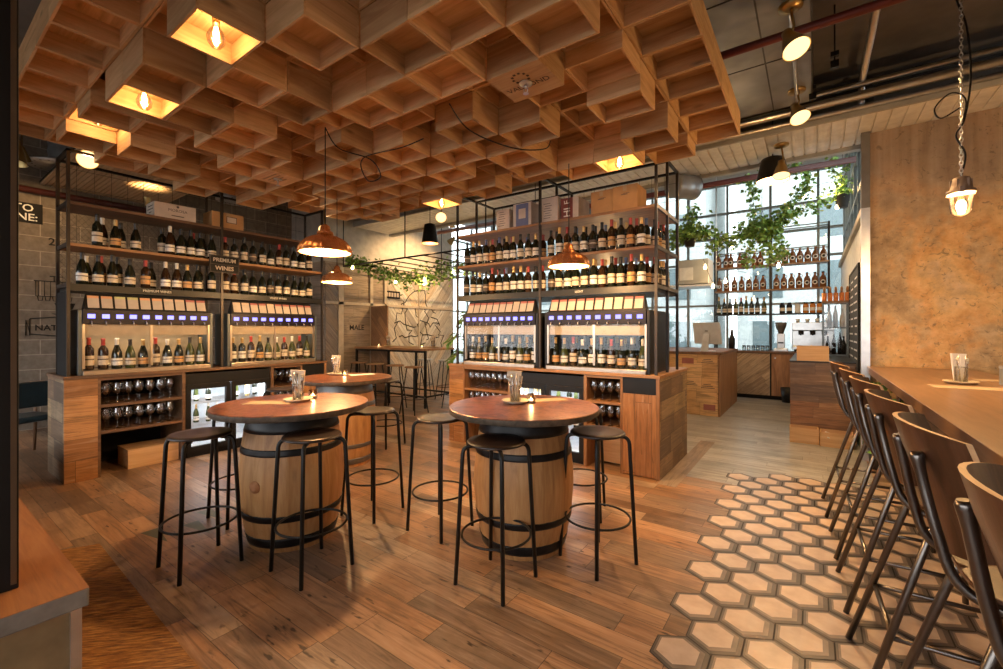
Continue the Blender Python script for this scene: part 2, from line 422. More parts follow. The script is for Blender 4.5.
# timber battens of that wall
tr = MB()
for y0, y1, z0, z1 in ((5.60,5.72,0,2.9), (6.42,6.50,0,2.9), (6.83,6.9,2.05,2.9), (5.3,9.25,2.05,2.11), (7.93,7.97,0,2.9)):
    tr.box(-8.29, -8.26, y0, y1, z0, z1)
struct(tr.build('trim_1', plain('pale_batten', (.52,.44,.35), .6)))
d = MB(); d.box(-8.3, -8.27, 5.73, 6.41, 0, 2.04)
d1 = struct(d.build('door_1', wallPl)); text_mesh('door_lettering', 'MALE', .16, blkM, d1, (-8.268, 6.06, 1.55), (0,1,0), (0,0,1), .002, bold=.002)
h = MB(); h.tube([(-8.27,6.34,1.12), (-8.22,6.34,1.12), (-8.22,6.24,1.12)], .012); h.build('door_handle', blkM, d1)
d = MB(); d.solid(-8.25, -7.70, 6.43, 6.47, 0, 2.04)
d2 = struct(d.build('door_2', planks('open_door_boards', [(.36,.19,.08), (.22,.11,.05), (.44,.25,.12)], 'X', 'Z', .13, 2.5, .55, .02, diag=math.radians(-48), spots=.2)))
h = MB(); h.tube([(-7.76,6.43,1.1), (-7.76,6.39,1.1), (-7.86,6.39,1.1)], .012); h.build('door_handle', blkM, d2)
# right: rust plaster wall, its steel jamb, return wall of the bar
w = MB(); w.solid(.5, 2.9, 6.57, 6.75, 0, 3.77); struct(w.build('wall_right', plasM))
w = MB(); w.box(.455, .535, 6.50, 6.58, 0, 2.9); w.box(.455, .535, 6.5, 6.58, 2.9, 3.77, 1); struct(w.build('trim_2', [alumM, plain('upper_jamb', (.20,.19,.18), .5, .3)]))
w = MB(); w.solid(.5, .62, 6.58, 11.95, 0, 2.9); struct(w.build('wall_bar', whiteP))
w = MB(); w.box(.455, .5, 6.58, 11.95, 2.84, 2.92); struct(w.build('trim_3', concL))
w = MB(); w.box(.488, .499, 6.6, 9.3, .0, 1.03); struct(w.build('trim_4', planks('green_tiles', [(.10,.25,.18), (.16,.34,.25), (.28,.42,.33), (.35,.45,.36)], 'Y', 'Z', .1, .1, .15, .04, spots=0)))
# enclosing walls the photo looks away from
w = MB(); w.solid(2.9, 3.05, -3.2, 6.75, 0, 4.4); struct(w.build('wall_east', cream))
w = MB()  # unseen wall; its window openings are added to let daylight fill the room
w.solid(-9.8, -9.2, -3.3, -3.15, 0, 4.4); w.solid(-9.2, 2.9, -3.3, -3.15, 0, .8); w.solid(-9.2, 2.9, -3.3, -3.15, 2.7, 4.4); w.solid(1.8, 2.9, -3.3, -3.15, .8, 2.7)
for x in (-6.5, -3.8, -1.0): w.solid(x-.08, x+.08, -3.3, -3.15, .8, 2.7)
struct(w.build('wall_front', concM))
# ceilings
c = MB(); c.solid(-9.8, 3.05, -3.3, 6.9, 4.4, 4.55); struct(c.build('ceiling', concM))
c = MB(); c.solid(-9.8, .9, 6.9, 12.1, 5.1, 5.2); struct(c.build('ceiling.001', plain('pale_soffit', (.30,.31,.31), .8)))
w = MB(); w.solid(-9.8, .9, 6.9, 7.0, 4.4, 5.1); struct(w.build('wall_bulkhead', concL))
# corrugated soffit strip under the bulkhead
cs = MB(); x = -8.2
while x < 2.9:
    cs.box(x, x+.105, 5.93, 6.9, 3.77, 3.79); cs.box(x+.105, x+.125, 5.93, 6.9, 3.785, 3.79); x += .125
struct(cs.build('trim_5', plain('corrugated_soffit', (.78,.77,.74), .55, .15)))
w = MB(); w.solid(-8.2, 2.9, 6.9, 7.0, 3.72, 4.4); w.box(-8.2, 2.9, 5.9, 5.93, 3.75, 3.86); struct(w.build('trim_6', concL))
# window wall at the back, with steel glazing bars
wn = MB(); fr = MB()
wn.box(-9.8, .95, 11.93, 11.95, .25, 5.1)
for x in [-9.8+.9*i for i in range(12)] + [.9]:
    fr.box(x-.025, x+.025, 11.88, 11.98, 0, 5.1)
for z in (.25, 2.1, 3.15, 3.75, 4.35, 5.05): fr.box(-9.8, .95, 11.885, 11.975, z-.025, z+.025)
wf = struct(fr.build('window_1', plain('grey_window_steel', (.20,.22,.22), .4, .5)))
wn.build('pane', paneM, wf)
wn = MB(); fr = MB(); wn.box(.55, .57, 6.8, 11.9, 2.95, 5.1)
for y in (6.8, 7.5, 8.2, 8.9, 9.6, 10.3, 11.0, 11.85): fr.box(.53, .59, y-.025, y+.025, 2.92, 5.1)
for z in (3.5, 4.1, 4.7): fr.box(.53, .59, 6.8, 11.9, z-.02, z+.02)
wf = struct(fr.build('window_2', MATS['grey_window_steel'])); wn.build('pane', paneM, wf)
wn = MB(); fr = MB(); wn.box(-9.3, -9.28, 9.3, 11.95, .3, 4.4)
for y in (9.32, 10.2, 11.1, 11.9): fr.box(-9.32, -9.26, y-.03, y+.03, 0, 4.4)
for z in (.3, 2.1, 3.2, 4.35): fr.box(-9.32, -9.26, 9.3, 11.9, z-.025, z+.025)
wf = struct(fr.build('window_3', MATS['grey_window_steel'])); wn.build('pane', paneM, wf)
# what stands outside the windows
def facade(name, x0, x1, y0, y1, h, col, label, nx, nz):
    t = thing(name, label, 'building', ((x0+x1)/2, y0, -1))
    b = MB(); X = (x1-x0)/2; b.solid(-X, X, 0, y1-y0, 0, h); b.build('wall', plain(name+'_render', col, .8), t)
    for i in range(nx):
        for k in range(nz):
            p = MB(); cx = -X+(i+.5)*2*X/nx; cz = 2.2+k*2.2
            p.box(cx-.5, cx+.5, -.03, .02, cz-.65, cz+.65); p.build('window', plain('street_glass', (.16,.2,.21), .2) if 'street_glass' not in MATS else MATS['street_glass'], t)
facade('building', -14, -3.5, 19, 24, 13, (.50,.52,.51), 'pale building across the street seen through the back windows on the left', 5, 3)
facade('building.001', -2.5, 6, 20, 25, 12, (.56,.58,.57), 'light grey building outside behind the back bar windows', 4, 3)
gr = MB(); gr.solid(-25, 20, 12.1, 40, -.3, -.12); gr.solid(-25, -9.9, -25, 12.1, -.3, -.12); gr.solid(-25, 20, -25, -3.4, -.3, -.12); struct(gr.build('pavement', plain('paving', (.16,.16,.155), .8)))

# ------------------------------------------------------------------ ceiling services
def pipe(name, pts, r, m, label, cat='pipe', group=None):
    b = MB(); b.tube(pts, r, 12); return tag(b.build(name, m), label, cat, group)
du = thing('air_duct', 'wide flat galvanised air duct running under the ceiling right of the crates', 'duct', (-.34, 1.5, 3.9))
for k in range(4):
    b = MB(); b.solid(-.33, .33, k*1.03, k*1.03+1.02, 0, .42)
    b.build('duct_section', galvM, du, bevel=.004)
b = MB()
for k in range(1, 4): b.box(-.335, .335, k*1.03-.003, k*1.03+.003, -.003, .425)
for x in (-.34, .33): b.box(x, x+.01, 0, 4.12, -.006, .43)
b.box(-.012, .0, 0, 4.12, -.004, 0)
b.build('seam', plain('duct_seam', (.12,.12,.12), .5, .6), du)
pipe('sprinkler_pipe', [(-3.2,3.92,3.72), (2.9,3.92,3.72)], .032, redP, 'rust red sprinkler pipe passing just below the flat air duct')
pipe('sprinkler_pipe', [(-8,7.95,3.92), (.5,7.95,3.92)], .045, redP, 'rust red pipe crossing high in front of the back bar windows')
pipe('sprinkler_pipe', [(-9.55,2.9,3.6), (-9.55,-2,3.6)], .05, plain('maroon_pipe_paint', (.07,.014,.011), .5), 'dark red pipe high on the block wall at the left')
for i, (y, z, r, lb) in enumerate(((5.82,3.92,.045,'thickest steel pipe along the ceiling edge above the plaster wall'), (5.86,4.05,.03,'thin upper steel pipe along the ceiling edge above the plaster wall'), (5.9,3.83,.03,'lowest steel pipe along the ceiling edge above the plaster wall'))):
    pipe('steel_pipe', [(-7.5,y,z), (2.9,y,z)], r, steelM, lb, 'pipe')
pipe('conduit', [(.42,1.0,4.1), (.42,5.93,4.1), (.42,6.0,3.95), (.42,6.0,3.8)], .03, alumM, 'silver conduit pipe crossing the dark ceiling towards the plaster wall')
pipe('conduit', [(-.13,2.2,3.86), (-.13,6.6,3.86)], .016, alumM, 'thin straight conduit carrying the three brass spotlights', 'pipe')
for k, (x, y) in enumerate(((.16,4.9), (.0,5.45))):
    t = thing('hanger_rod', ('threaded hanger rod on the dark ceiling nearer the silver conduit', 'threaded hanger rod on the ceiling just right of the flat air duct')[k], 'rod', (x, y, 4.4))
    b = MB(); b.tube([(0,0,0), (0,0,-.55)], .007, 6); b.build('rod', blkM, t)
    for z0, z1 in ((-.56,-.5),(-.46,-.42)):
        b = MB(); b.box(-.03,.03,-.02,.02,z0,z1); b.build('clamp', blkM, t)
# spiral ducts and diffusers, left and back
def spiral(name, p0, p1, r, label):
    b = MB(); a, c = Vector(p0), Vector(p1); n = int((c-a).length/.05); pts = []; rs = []
    for i in range(n+1):
        pts.append(a+(c-a)*i/n); rs.append(r+(.008 if i % 3 == 0 else 0))
    b.tube(pts, rs, 20); o = tag(b.build(name, galvM), label, 'duct')
    if abs(a.z-c.z) < .01:
        for p in (a+(c-a)*.15, a+(c-a)*.85):
            h = MB(); h.tube([(p.x,p.y,p.z+r), (p.x,p.y,4.4)], .006, 6); h.build('hanging_strap', blkM, o)
    return o
spiral('spiral_duct', (-1.66,6.62,3.60), (-1.42,6.93,3.60), .17, 'short silver spiral duct end beside the right shelving rack top')
spiral('spiral_duct', (-6.97,3.0,4.4), (-6.97,3.0,3.465), .17, 'silver ribbed duct dropping to a round diffuser above the left rack')
spiral('spiral_duct', (-9.0,1.5,4.4), (-9.0,1.5,3.945), .16, 'silver ribbed duct above the perforated disc at the far left')
for (x, y, z, r, lb) in ((-6.97,3.0,3.42,.26,'round perforated air diffuser hanging above the cardboard box on left rack'), (-9.0,1.5,3.9,.4,'wide perforated air diffuser disc near the block wall')):
    t = thing('air_diffuser', lb, 'diffuser', (x, y, z))
    b = MB(); b.lathe([(.02,.05), (r*.65,.05), (r,.0), (r,-.015), (.02,-.015)], 28); b.build('disc', alumM, t)
    b = MB()
    for k in range(20):
        a = 2*PI*k/20; b.lathe([(.012,-.0165), (.012,-.0150)], 8, (r*.8*math.cos(a), r*.8*math.sin(a), 0))
    b.build('perforation', blkM, t)
# slatted timber raft
t = thing('ceiling_raft', 'slatted timber ceiling raft lit by a spot behind the left rack', 'ceiling panel', (-8.5, 2.1, 3.72))
b = MB()
for k in range(26): b.box(-1.1, 1.1, -.75+k*.058, -.75+k*.058+.045, 0, .03)
b.build('slat_panel', wood('raft_pine', [(.55,.38,.22),(.65,.47,.29),(.72,.55,.36)], 'X', rnd=False), t)
b = MB(); b.box(-1.1, 1.1, -.76, .76, .03, .05); b.build('backing', blackMatt, t)
# a steel trellis frame hung over the far tables
t = thing('steel_trellis', 'dark steel trellis frame hanging over the far tables with ivy along it', 'trellis', (-6.2, 7.0, 2.85))
for y in (-1.4, 1.6):
    b = MB(); b.tube([(-1.9,y,0), (1.9,y,0)], .016, 6); b.build('long_rail', blkM, t)
b = MB()
for k in range(9): b.tube([(-1.9+k*.475,-1.4,0), (-1.9+k*.475,1.6,0)], .012, 6)
b.build('cross_bar', rackM, t)
b = MB()
for x in (-1.9, 0, 1.9):
    for y in (-1.4, 1.6): b.tube([(x,y,0), (x,y,1.55 if y < 0 else 2.2)], .012, 6)
b.build('hanger', blkM, t)
# ------------------------------------------------------------------ canopy of wine crates
H0, STEP = 3.23, .1
cols = ['000000000000',
        '022020120201',
        '020202100020',
        '000220020020',
        '002020212200',
        '020021020100',
        '002210202020',
        '021012020210',
        '022201202020',
        '0.0220212100',
        '011022020210',
        '002102102020',
        '010210210200',
        '001121201000']
PX, PY, X0, Y0 = .3705, .322, -.52, .52
closed = {(2,5): 1, (10,5): 2}
lit = {(5,1), (8,1), (11,1), (8,10), (2,10)}
def crate_mesh(kind):
    a, b, t = PX/2-.002, PY/2-.002, .013
    m = MB()
    hgt, pan = .20, .118
    if kind == 'closed':
        m.box(-a, a, -b, b, 0, .014); z0 = .014
    else: z0 = 0
    m.box(-a, a, -b, -b+t, z0, hgt, 0); m.box(-a, a, b-t, b, z0, hgt, 0)
    m.box(-a, -a+t, -b+t, b-t, z0, hgt, 1); m.box(a-t, a, -b+t, b-t, z0, hgt, 1)
    if kind != 'closed': m.box(-a+t, a-t, -b+t, b-t, pan, pan+.012, 0)
    return m
canopy = thing('crate_canopy', 'hanging ceiling canopy of open pine wine crates stepped at different heights', 'canopy', (X0-7*PX, Y0+6*PY, 3.4))
cells = []
for i, s in enumerate(cols):
    for j, ch in enumerate(s):
        if ch == '.': continue
        z = H0-STEP*int(ch)
        cells.append((i, j, X0-(i+.5)*PX, Y0+(j+.5)*PY, z))
def in_view(x, y, z):
    d = .58*-x + .8146*y
    if d < .3: return -9
    lat = x*.8146 + y*.58; px = 501.5+437*lat/d; py = 330-437*(z-1.5)/d
    return (1.0/d if -40 < px < 1040 and -35 < py < 700 else -1/d)
cells.sort(key=lambda c: -in_view(c[2], c[3], c[4]))
proto = {}
for k in ('open', 'closed'):
    o = crate_mesh(k).build('crate', [crX, crY], canopy); proto[k] = o
cl = canopy.location; first = {'open': True, 'closed': True}; n = 0; rest = MB()
must = set(closed) | lit
cells.sort(key=lambda c: 0 if (c[0], c[1]) in must else 1)
for (i, j, x, y, z) in cells:
    kind = 'closed' if (i, j) in closed else 'open'
    loc = (x-cl.x, y-cl.y, z-cl.z)
    if n < 100:
        if first[kind]: o = proto[kind]; first[kind] = False
        else:
            o = proto[kind].copy(); COL.objects.link(o); o.parent = canopy
        o.location = loc; n += 1
        if (i, j) == (2,5):
            o['label'] = 'upturned crate with printed maker mark'
            text_mesh('stamp', 'VALMOND', .062, plain('stamp_ink', (.06,.035,.025), .8), o, (0,.03,-.0006), (1,0,0), (0,-1,0), .0005)
            b = MB(); [b.box(.05*math.cos(a)-.008,.05*math.cos(a)+.008,.05*math.sin(a)-.06-.008,.05*math.sin(a)-.052,-.001,0) for a in [k*PI/5 for k in range(10)]]; b.build('crest', MATS['stamp_ink'], o)
        if (i, j) == (10,5):
            o['label'] = 'upturned crate with faint print'
            b = MB()
            for q in range(4): b.box(-.13+.01*q, .13-.02*q, -.09+q*.045, -.075+q*.045, -.001, 0)
            b.build('stamp', plain('faint_ink', (.40,.25,.13), .8), o)
    else:
        m = crate_mesh(kind); rest.add([(v[0]+loc[0], v[1]+loc[1], v[2]+loc[2]) for v in m.v], m.f)
        rest.m[-len(m.f):] = m.m
if rest.v: stuff(rest.build('crate', [crX, crY], canopy))
b = MB()
for y in (-1.2, 0, 1.2): b.box(-2.5, 2.5, y-.03, y+.03, .02, .08)
for x in (-2.2, 0, 2.2):
    for y in (-1.2, 1.2): b.tube([(x,y,.08), (x,y,1.0)], .01, 6)
b.build('suspension_frame', blkM, canopy)
# added board over the canopy, shading the gaps so that they read dark
b = MB(); b.box(-2.55, 2.55, -1.9, 1.9, .085, .10); b.build('top_board', crX, canopy)

# ------------------------------------------------------------------ lamps
WARM = (1.0, .60, .26)
def point(name, loc, energy, parent=None, r=.03, col=WARM, spot=None, rot=None):
    L = bpy.data.lights.new(name, 'SPOT' if spot else 'POINT'); L.energy = energy; L.color = col; L.shadow_soft_size = r
    if spot: L.spot_size = spot; L.spot_blend = .6
    o = bpy.data.objects.new(name, L); COL.objects.link(o); o.location = loc
    if rot: o.rotation_euler = rot
    if parent is not None: o.parent = parent
    return o
def bulb(loc, label, energy, R_=.045, group='filament bulbs in the crates', drop=.0):
    t = thing('light_bulb', label, 'bulb', loc, group=group)
    b = MB(); b.lathe([(.018,0), (.018,-.03), (.015,-.034)], 14); b.build('socket', brassM, t)
    b = MB(); b.lathe([(.013,-.034), (.018,-.05), (R_*.75,-.075), (R_,-.105), (R_*.9,-.135), (R_*.5,-.158), (.004,-.166)], 18, caps=(False, True)); b.build('glass_bulb', glassB, t)
    b = MB()
    for k in range(4):
        a = k*PI/2; b.tube([(.006*math.cos(a),.006*math.sin(a),-.05), (.014*math.cos(a),.014*math.sin(a),-.09), (.006*math.cos(a),.006*math.sin(a),-.13)], .0022, 5)
    b.build('filament', filM, t)
    point('bulb_light', (0,0,-.10), energy, t, .02)
    return t
for (i, j, lb) in ((5,1,'large glowing filament bulb in the nearest lit crate at top left'), (8,1,'glowing filament bulb in the second lit crate from the top left corner'), (11,1,'glowing bulb in the recessed lit crate above the left rack end'), (8,10,'glowing bulb in the lit crate between the two shelving racks'), (2,10,'glowing bulb in the lit crate above the right shelving rack')):
    z = H0-STEP*int(cols[i][j])
    bulb((X0-(i+.5)*PX, Y0+(j+.5)*PY, z+.115), lb, 2.6)
def copper():
    t = NT('copper'); o = t.obj(); n = t.noise(o, 22, 3)
    t.bsdf(t.ramp(n, [(.3, (.80,.36,.15)), (.7, (.92,.50,.24))]), .27, .85); return t.m
copM = copper(); copIn = plain('copper_inside', (.75,.42,.22), .45, .6)
def pendant(loc, r, cord, label):
    t = thing('copper_pendant', label, 'pendant lamp', loc, group='copper dome pendants')
    k = r/.19
    prof = [(.19,0), (.188,.012), (.178,.04), (.16,.07), (.13,.098), (.09,.118), (.058,.126), (.055,.15), (.05,.158), (.036,.165), (.033,.195), (.022,.205), (.012,.215)]
    b = MB(); b.lathe([(a*k, z*k) for a, z in prof], 64, caps=(False, True), flute=.06, nf=18 if r > .17 else 0); b.build('shade', copM, t)
    b = MB(); b.lathe([(a*k*.965, z*k-.002) for a, z in prof[:7]], 40, caps=(False, True)); b.build('shade_lining', copIn, t)
    b = MB(); b.lathe([(.19*k,-.004), (.194*k,0), (.19*k,.006)], 48, caps=(False, False)); b.build('rim', copM, t)
    b = MB(); b.tube([(0,0,.21*k), (0,0,cord)], .0045, 6); b.build('cord', blkM, t)
    b = MB(); b.lathe([(.012,.11), (.03,.08), (.036,.055), (.03,.03), (.006,.018)], 16); b.build('glowing_bulb', emit('pendant_bulb', (1,.72,.38), 22) if 'pendant_bulb' not in MATS else MATS['pendant_bulb'], t)
    point('pendant_light', (0,0,-.03), 50, t, .05)
    return t
pendant((-3.02,1.93,2.09), .19, .95, 'larger copper dome pendant hanging in front of the left rack end')
pendant((-4.55,3.06,2.06), .175, .98, 'smaller copper dome pendant hanging behind the big copper one')
pendant((-1.84,3.66,2.09), .19, .95, 'copper dome pendant hanging in front of the right rack')
# loose cable loops under the crates
def cable(name, pts, label, r=.005): 
    b = MB(); b.tube(smooth_path(pts, 8), r, 6); return tag(b.build(name, blkM), label, 'cable')
cable('cable', [(-3.02,1.93,3.04), (-3.1,2.1,2.96), (-3.02,2.35,2.93), (-2.98,2.42,2.80), (-3.1,2.38,2.78), (-3.06,2.3,2.93), (-2.75,2.45,3.0), (-2.55,2.5,3.04)], 'black cable looped under the crates beside the large pendant cord')
cable('cable', [(-2.0,2.2,3.03), (-2.0,2.42,2.93), (-1.85,2.75,2.88), (-1.75,3.05,2.95), (-1.75,3.15,3.05)], 'black cable swagging under the crates above the right barrel table')
# brass spots
def spot_lamp(loc, aim, label, on=True, energy=60, rose=.22, k=1.0, group='brass ceiling spots'):
    t = thing('brass_spotlight', label, 'spotlight', loc, group=group)
    d = Vector(aim).normalized(); q = d.to_track_quat('-Z', 'Y').to_matrix().to_4x4()
    def tr(m): m.v = [tuple(q @ Vector(v)) for v in m.v]; return m
    b = MB(); b.lathe([(.09*k,-.12*k), (.088*k,-.118*k), (.06*k,-.02*k), (.04*k,.035*k), (.036*k,.075*k), (.02*k,.085*k)], 24, caps=(False, True)); tr(b).build('shade', brassM, t)
    b = MB(); b.lathe([(.084*k,-.116*k), (.05*k,-.02*k)], 24, caps=(False, True)); tr(b).build('reflector', emit('spot_face', (1,.58,.22), 1.5) if 'spot_face' not in MATS else MATS['spot_face'] if on else brassM, t)
    b = MB(); b.tube([(0,0,.02), (.02,0,.09*k), (0,0,rose)], .009, 8); b.build('arm', brassM, t)
    b = MB(); b.lathe([(.03*k,rose-.03), (.075*k,rose-.02), (.08*k,rose), (.06*k,rose+.012)], 24); b.build('ceiling_rose', brassM, t)
    if on:
        point('spot_light', tuple(d*.10*k), energy, t, .04, WARM, math.radians(110), d.to_track_quat('-Z', 'Y').to_euler())
    return t
spot_lamp((-.13,3.78,3.60), (.35,-.35,-1), 'nearest of the three brass spotlights below the flat air duct', rose=.24)
spot_lamp((-.13,5.28,3.70), (.3,-.45,-1), 'middle brass spotlight of three below the end of the air duct', rose=.2)
spot_lamp((-.30,6.10,3.42), (.0,-.25,-1), 'farthest of three brass spotlights before the black pendant', rose=.26)
spot_lamp((-6.0,.68,3.17), (.1,-.1,-1), 'unlit brass spotlight hanging at the far left by the block wall', on=False, rose=.3, k=1.1)
spot_lamp((-6.1,1.21,3.27), (.65,-.2,-.25), 'round glowing spotlight facing out above the left end of left rack', k=1.0, rose=.2, energy=10)
spot_lamp((-5.7,3.62,2.95), (.6,-.5,-.3), 'glaring small spotlight at the right end of the left rack', k=.7, rose=.3, energy=10)
spot_lamp((-8.3,2.3,3.45), (-.2,.1,1), 'spotlight turned up onto the slatted timber raft', k=.6, rose=-.2, energy=12)
spot_lamp((-5.05,5.35,3.42), (.5,-.5,-.5), 'brass spotlight beyond the gap left of the right rack', k=1.0, rose=.3, energy=12)
spot_lamp((-8.3,1.0,3.8), (-1,.25,-1.3), 'brass spotlight lighting the block wall at the far left', k=.9, rose=.3, energy=38)
spot_lamp((-6.8,7.6,3.6), (-1,.0,-.7), 'brass spotlight lighting the chevron wall map', k=.9, rose=.3, energy=120)
# black pendants
for loc, r, h, cord, lb in (((-.42,6.62,3.42), .19, .30, .9, 'large black cone pendant near the hanging plants'), ((-5.6,5.65,3.05), .15, .36, 1.2, 'black cone pendant hanging beyond the gap between the racks'), ((-3.55,5.9,2.95), .11, .2, 1.2, 'small black bell lamp seen through the top of the right rack')):
    t = thing('black_pendant', lb, 'pendant lamp', loc)
    b = MB(); b.lathe([(r,0), (r*.97,.02), (r*.72,h*.82), (r*.66,h*.95), (r*.3,h)], 32, caps=(False, True)); b.build('shade', blkM, t)
    b = MB(); b.lathe([(r*.96,.004), (r*.7,h*.8)], 32, caps=(False, True)); b.build('shade_lining', copIn, t)
    b = MB(); b.tube([(0,0,h), (0,0,h+cord)], .006, 6); b.build('cord', blkM, t)
    point('pendant_light', (0,0,h*.25), 45 if r > .18 else 10, t, .05)
# caged glass lamp on a chain, right
t = thing('jar_lamp', 'bulkhead glass jar lamp hanging on a chain over the bar table', 'pendant lamp', (.83,4.27,2.28))
b = MB(); b.lathe([(.004,0), (.03,.005), (.052,.028), (.058,.07), (.059,.16)], 28, caps=(True, False)); b.build('glass_jar', glassB, t)
b = MB(); b.lathe([(.072,.155), (.074,.165), (.070,.178), (.058,.182), (.052,.22), (.042,.262), (.02,.272)], 24); 
for k in range(6):
    a = k*PI/3; b.box(.049*math.cos(a)-.006, .049*math.cos(a)+.006, .049*math.sin(a)-.006, .049*math.sin(a)+.006, .178, .25)
b.build('metal_cap', plain('corroded_cap', (.22,.16,.13), .5, .6), t)
for k in range(3):
    a = k*2*PI/3+.4; b = MB(); b.box(.068*math.cos(a)-.012,.068*math.cos(a)+.012,.068*math.sin(a)-.012,.068*math.sin(a)+.012,.15,.19); b.build('clip', MATS['corroded_cap'], t)
b = MB(); b.lathe([(.015,.16), (.02,.12), (.034,.09), (.036,.06), (.02,.03), (.004,.022)], 18, caps=(False, True)); b.build('glass_bulb', glassB, t)
b = MB()
for k in range(5):
    a = k*2*PI/5; b.tube([(.008*math.cos(a),.008*math.sin(a),.11), (.018*math.cos(a),.018*math.sin(a),.075), (.008*math.cos(a),.008*math.sin(a),.045)], .003, 5)
b.build('filament', filM, t)
point('lamp_light', (0,0,.08), 55, t, .03)
b = MB(); z = .285
for k in range(70):
    c = (0,0,z+k*.0265); ax = (1,0) if k % 2 else (0,1)
    b.tube([(ax[0]*.009*math.cos(w), ax[1]*.009*math.cos(w), c[2]+.018*math.sin(w)) for w in [2*PI*q/8 for q in range(8)]], .003, 4, closed=True)
b.build('chain', steelM, t)
b = MB(); b.tube(smooth_path([(0,.01,.27), (.02,.0,.42), (-.025,0,.56), (.015,0,.66), (.05,.02,.95), (.03,.02,1.3), (-.03,.02,1.6), (0,.02,2.1)], 8), .006, 6)
b.tube(smooth_path([(.0,.0,.75), (-.1,.0,.70), (-.13,0,.78), (-.05,0,.86), (.02,0,.80), (.01,0,.66)], 8), .005, 6); b.build('flex', blkM, t)
b = MB(); b.lathe([(.05,2.09), (.06,2.105), (.05,2.12)], 20); b.build('ceiling_rose', MATS['corroded_cap'], t)
# sprinkler heads
for x, y, z, lb in ((X0-2.5*PX, Y0+5.5*PY, H0-.2, 'chrome sprinkler head on the printed upturned crate'), (X0-10.5*PX, Y0+5.5*PY, H0-.2, 'chrome sprinkler head on the crate above the left rack')):
    t = thing('fire_sprinkler', lb, 'sprinkler', (x, y, z-.004))
    b = MB(); b.lathe([(.042,0), (.04,-.006), (.015,-.01)], 20); b.build('escutcheon', steelM, t)
    b = MB(); b.tube([(0,0,-.008), (0,0,-.03)], .009, 8); b.tube([(-.012,0,-.03), (-.014,0,-.05), (0,0,-.06), (.014,0,-.05), (.012,0,-.03)], .003, 5); b.lathe([(.018,-.062), (.018,-.064)], 14); b.build('nozzle', steelM, t)
# ------------------------------------------------------------------ the two wine racks (one design, set at right angles)
CT = 1.045
class Frame:
    def __init__(s, ox, oy, rot): s.o = (ox, oy); s.r = rot; s.c, s.s = math.cos(rot), math.sin(rot)
    def w(s, x, y, z=0): return (s.o[0]+x*s.c-y*s.s, s.o[1]+x*s.s+y*s.c, z)
FL = Frame(-5.9, .99, PI/2)      # local x runs to the viewer's right along the front, local y into the rack
FR = Frame(-4.04, 4.444, 0)
purple = plain('dispenser_purple_black', (.010,.007,.014), .4, spec=.25)
beigeP = plain('dispenser_back', (.40,.31,.21), .5)
trayM = plain('dispenser_tray', (.50,.42,.34), .3, .85)
cardO = [plain('card_orange', (.72,.38,.2), .7), plain('card_green', (.52,.52,.25), .7), plain('card_red', (.40,.13,.12), .7), plain('card_tan', (.65,.48,.36), .7)]
cardW = plain('card_white', (.50,.43,.37), .7)
wallIn = plain('cooler_liner', (.70,.74,.78), .5)
def counter(F, side, depth, rack):
    W = 2.8; lab = 'left' if side == 'L' else 'right'
    t = thing('wine_counter', f'long reclaimed wood counter cabinet under the {lab} shelving rack', 'cabinet', F.w(0,0), F.r, 'wine counters')
    topm = darkX if side == 'L' else oldX
    b = MB(); b.solid(-.01, W+.01, -.012, depth+.01, 1.012, CT); b.build('countertop', topm, t, bevel=.004)
    inn = blackMatt if side == 'L' else oldX
    b = MB(); b.solid(.0, .245, 0, .03, 0, 1.012); b.build('end_panel', endWood, t)
    for nm, x in (('side_cladding', 0), ('side_cladding', W-.03)):
        b = MB(); b.solid(x-.001, x+.031, .03 if x == 0 else 0.03, depth, 0, 1.012); b.build(nm, sideBlk, t)
    b = MB(); b.solid(W-.032, W-.0005, .0, .03, 0, 1.012); b.build('corner_post', oldZ, t)
    b = MB(); b.solid(.03, W-.03, depth-.04, depth-.02, 0, 1.01); b.build('back_panel', blackMatt if side == 'L' else darkX, t)
    if side == 'L': fr = rackM
    for x0, x1 in ((.245,.268), (.975,1.005), (1.985,2.02), (2.40,2.425)):
        b = MB(); b.solid(x0, x1, .002, depth-.04, 0, 1.012); b.build('divider', oldZ if side == 'R' else darkX, t)
    for x0, x1 in ((.268,.975), (2.02,2.40)):
        for z in (.735, .465):
            b = MB(); b.solid(x0, x1, .006, depth-.04, z-.028, z); b.build('shelf', oldX if side == 'R' else darkX, t)
    for x0, x1 in ((.268,.975), (2.02,2.40)):
        b = MB(); b.solid(x0, x1, .006, depth-.04, .985, 1.012); b.build('top_rail', oldX if side == 'R' else darkX, t)
    # right bay: black panel over a boarded door
    b = MB(); b.solid(2.425, W-.032, .012, .04, .845, 1.008); b.build('black_panel', blackP, t)
    b = MB(); b.solid(2.425, W-.032, .008, .04, 0.01, .843); b.build('cupboard_door', vertP, t)
    b = MB(); b.solid(2.04, 2.39, .25, .27, .02, .42); b.build('kick_box', boxX if side == 'R' else blackMatt, t)
    return t
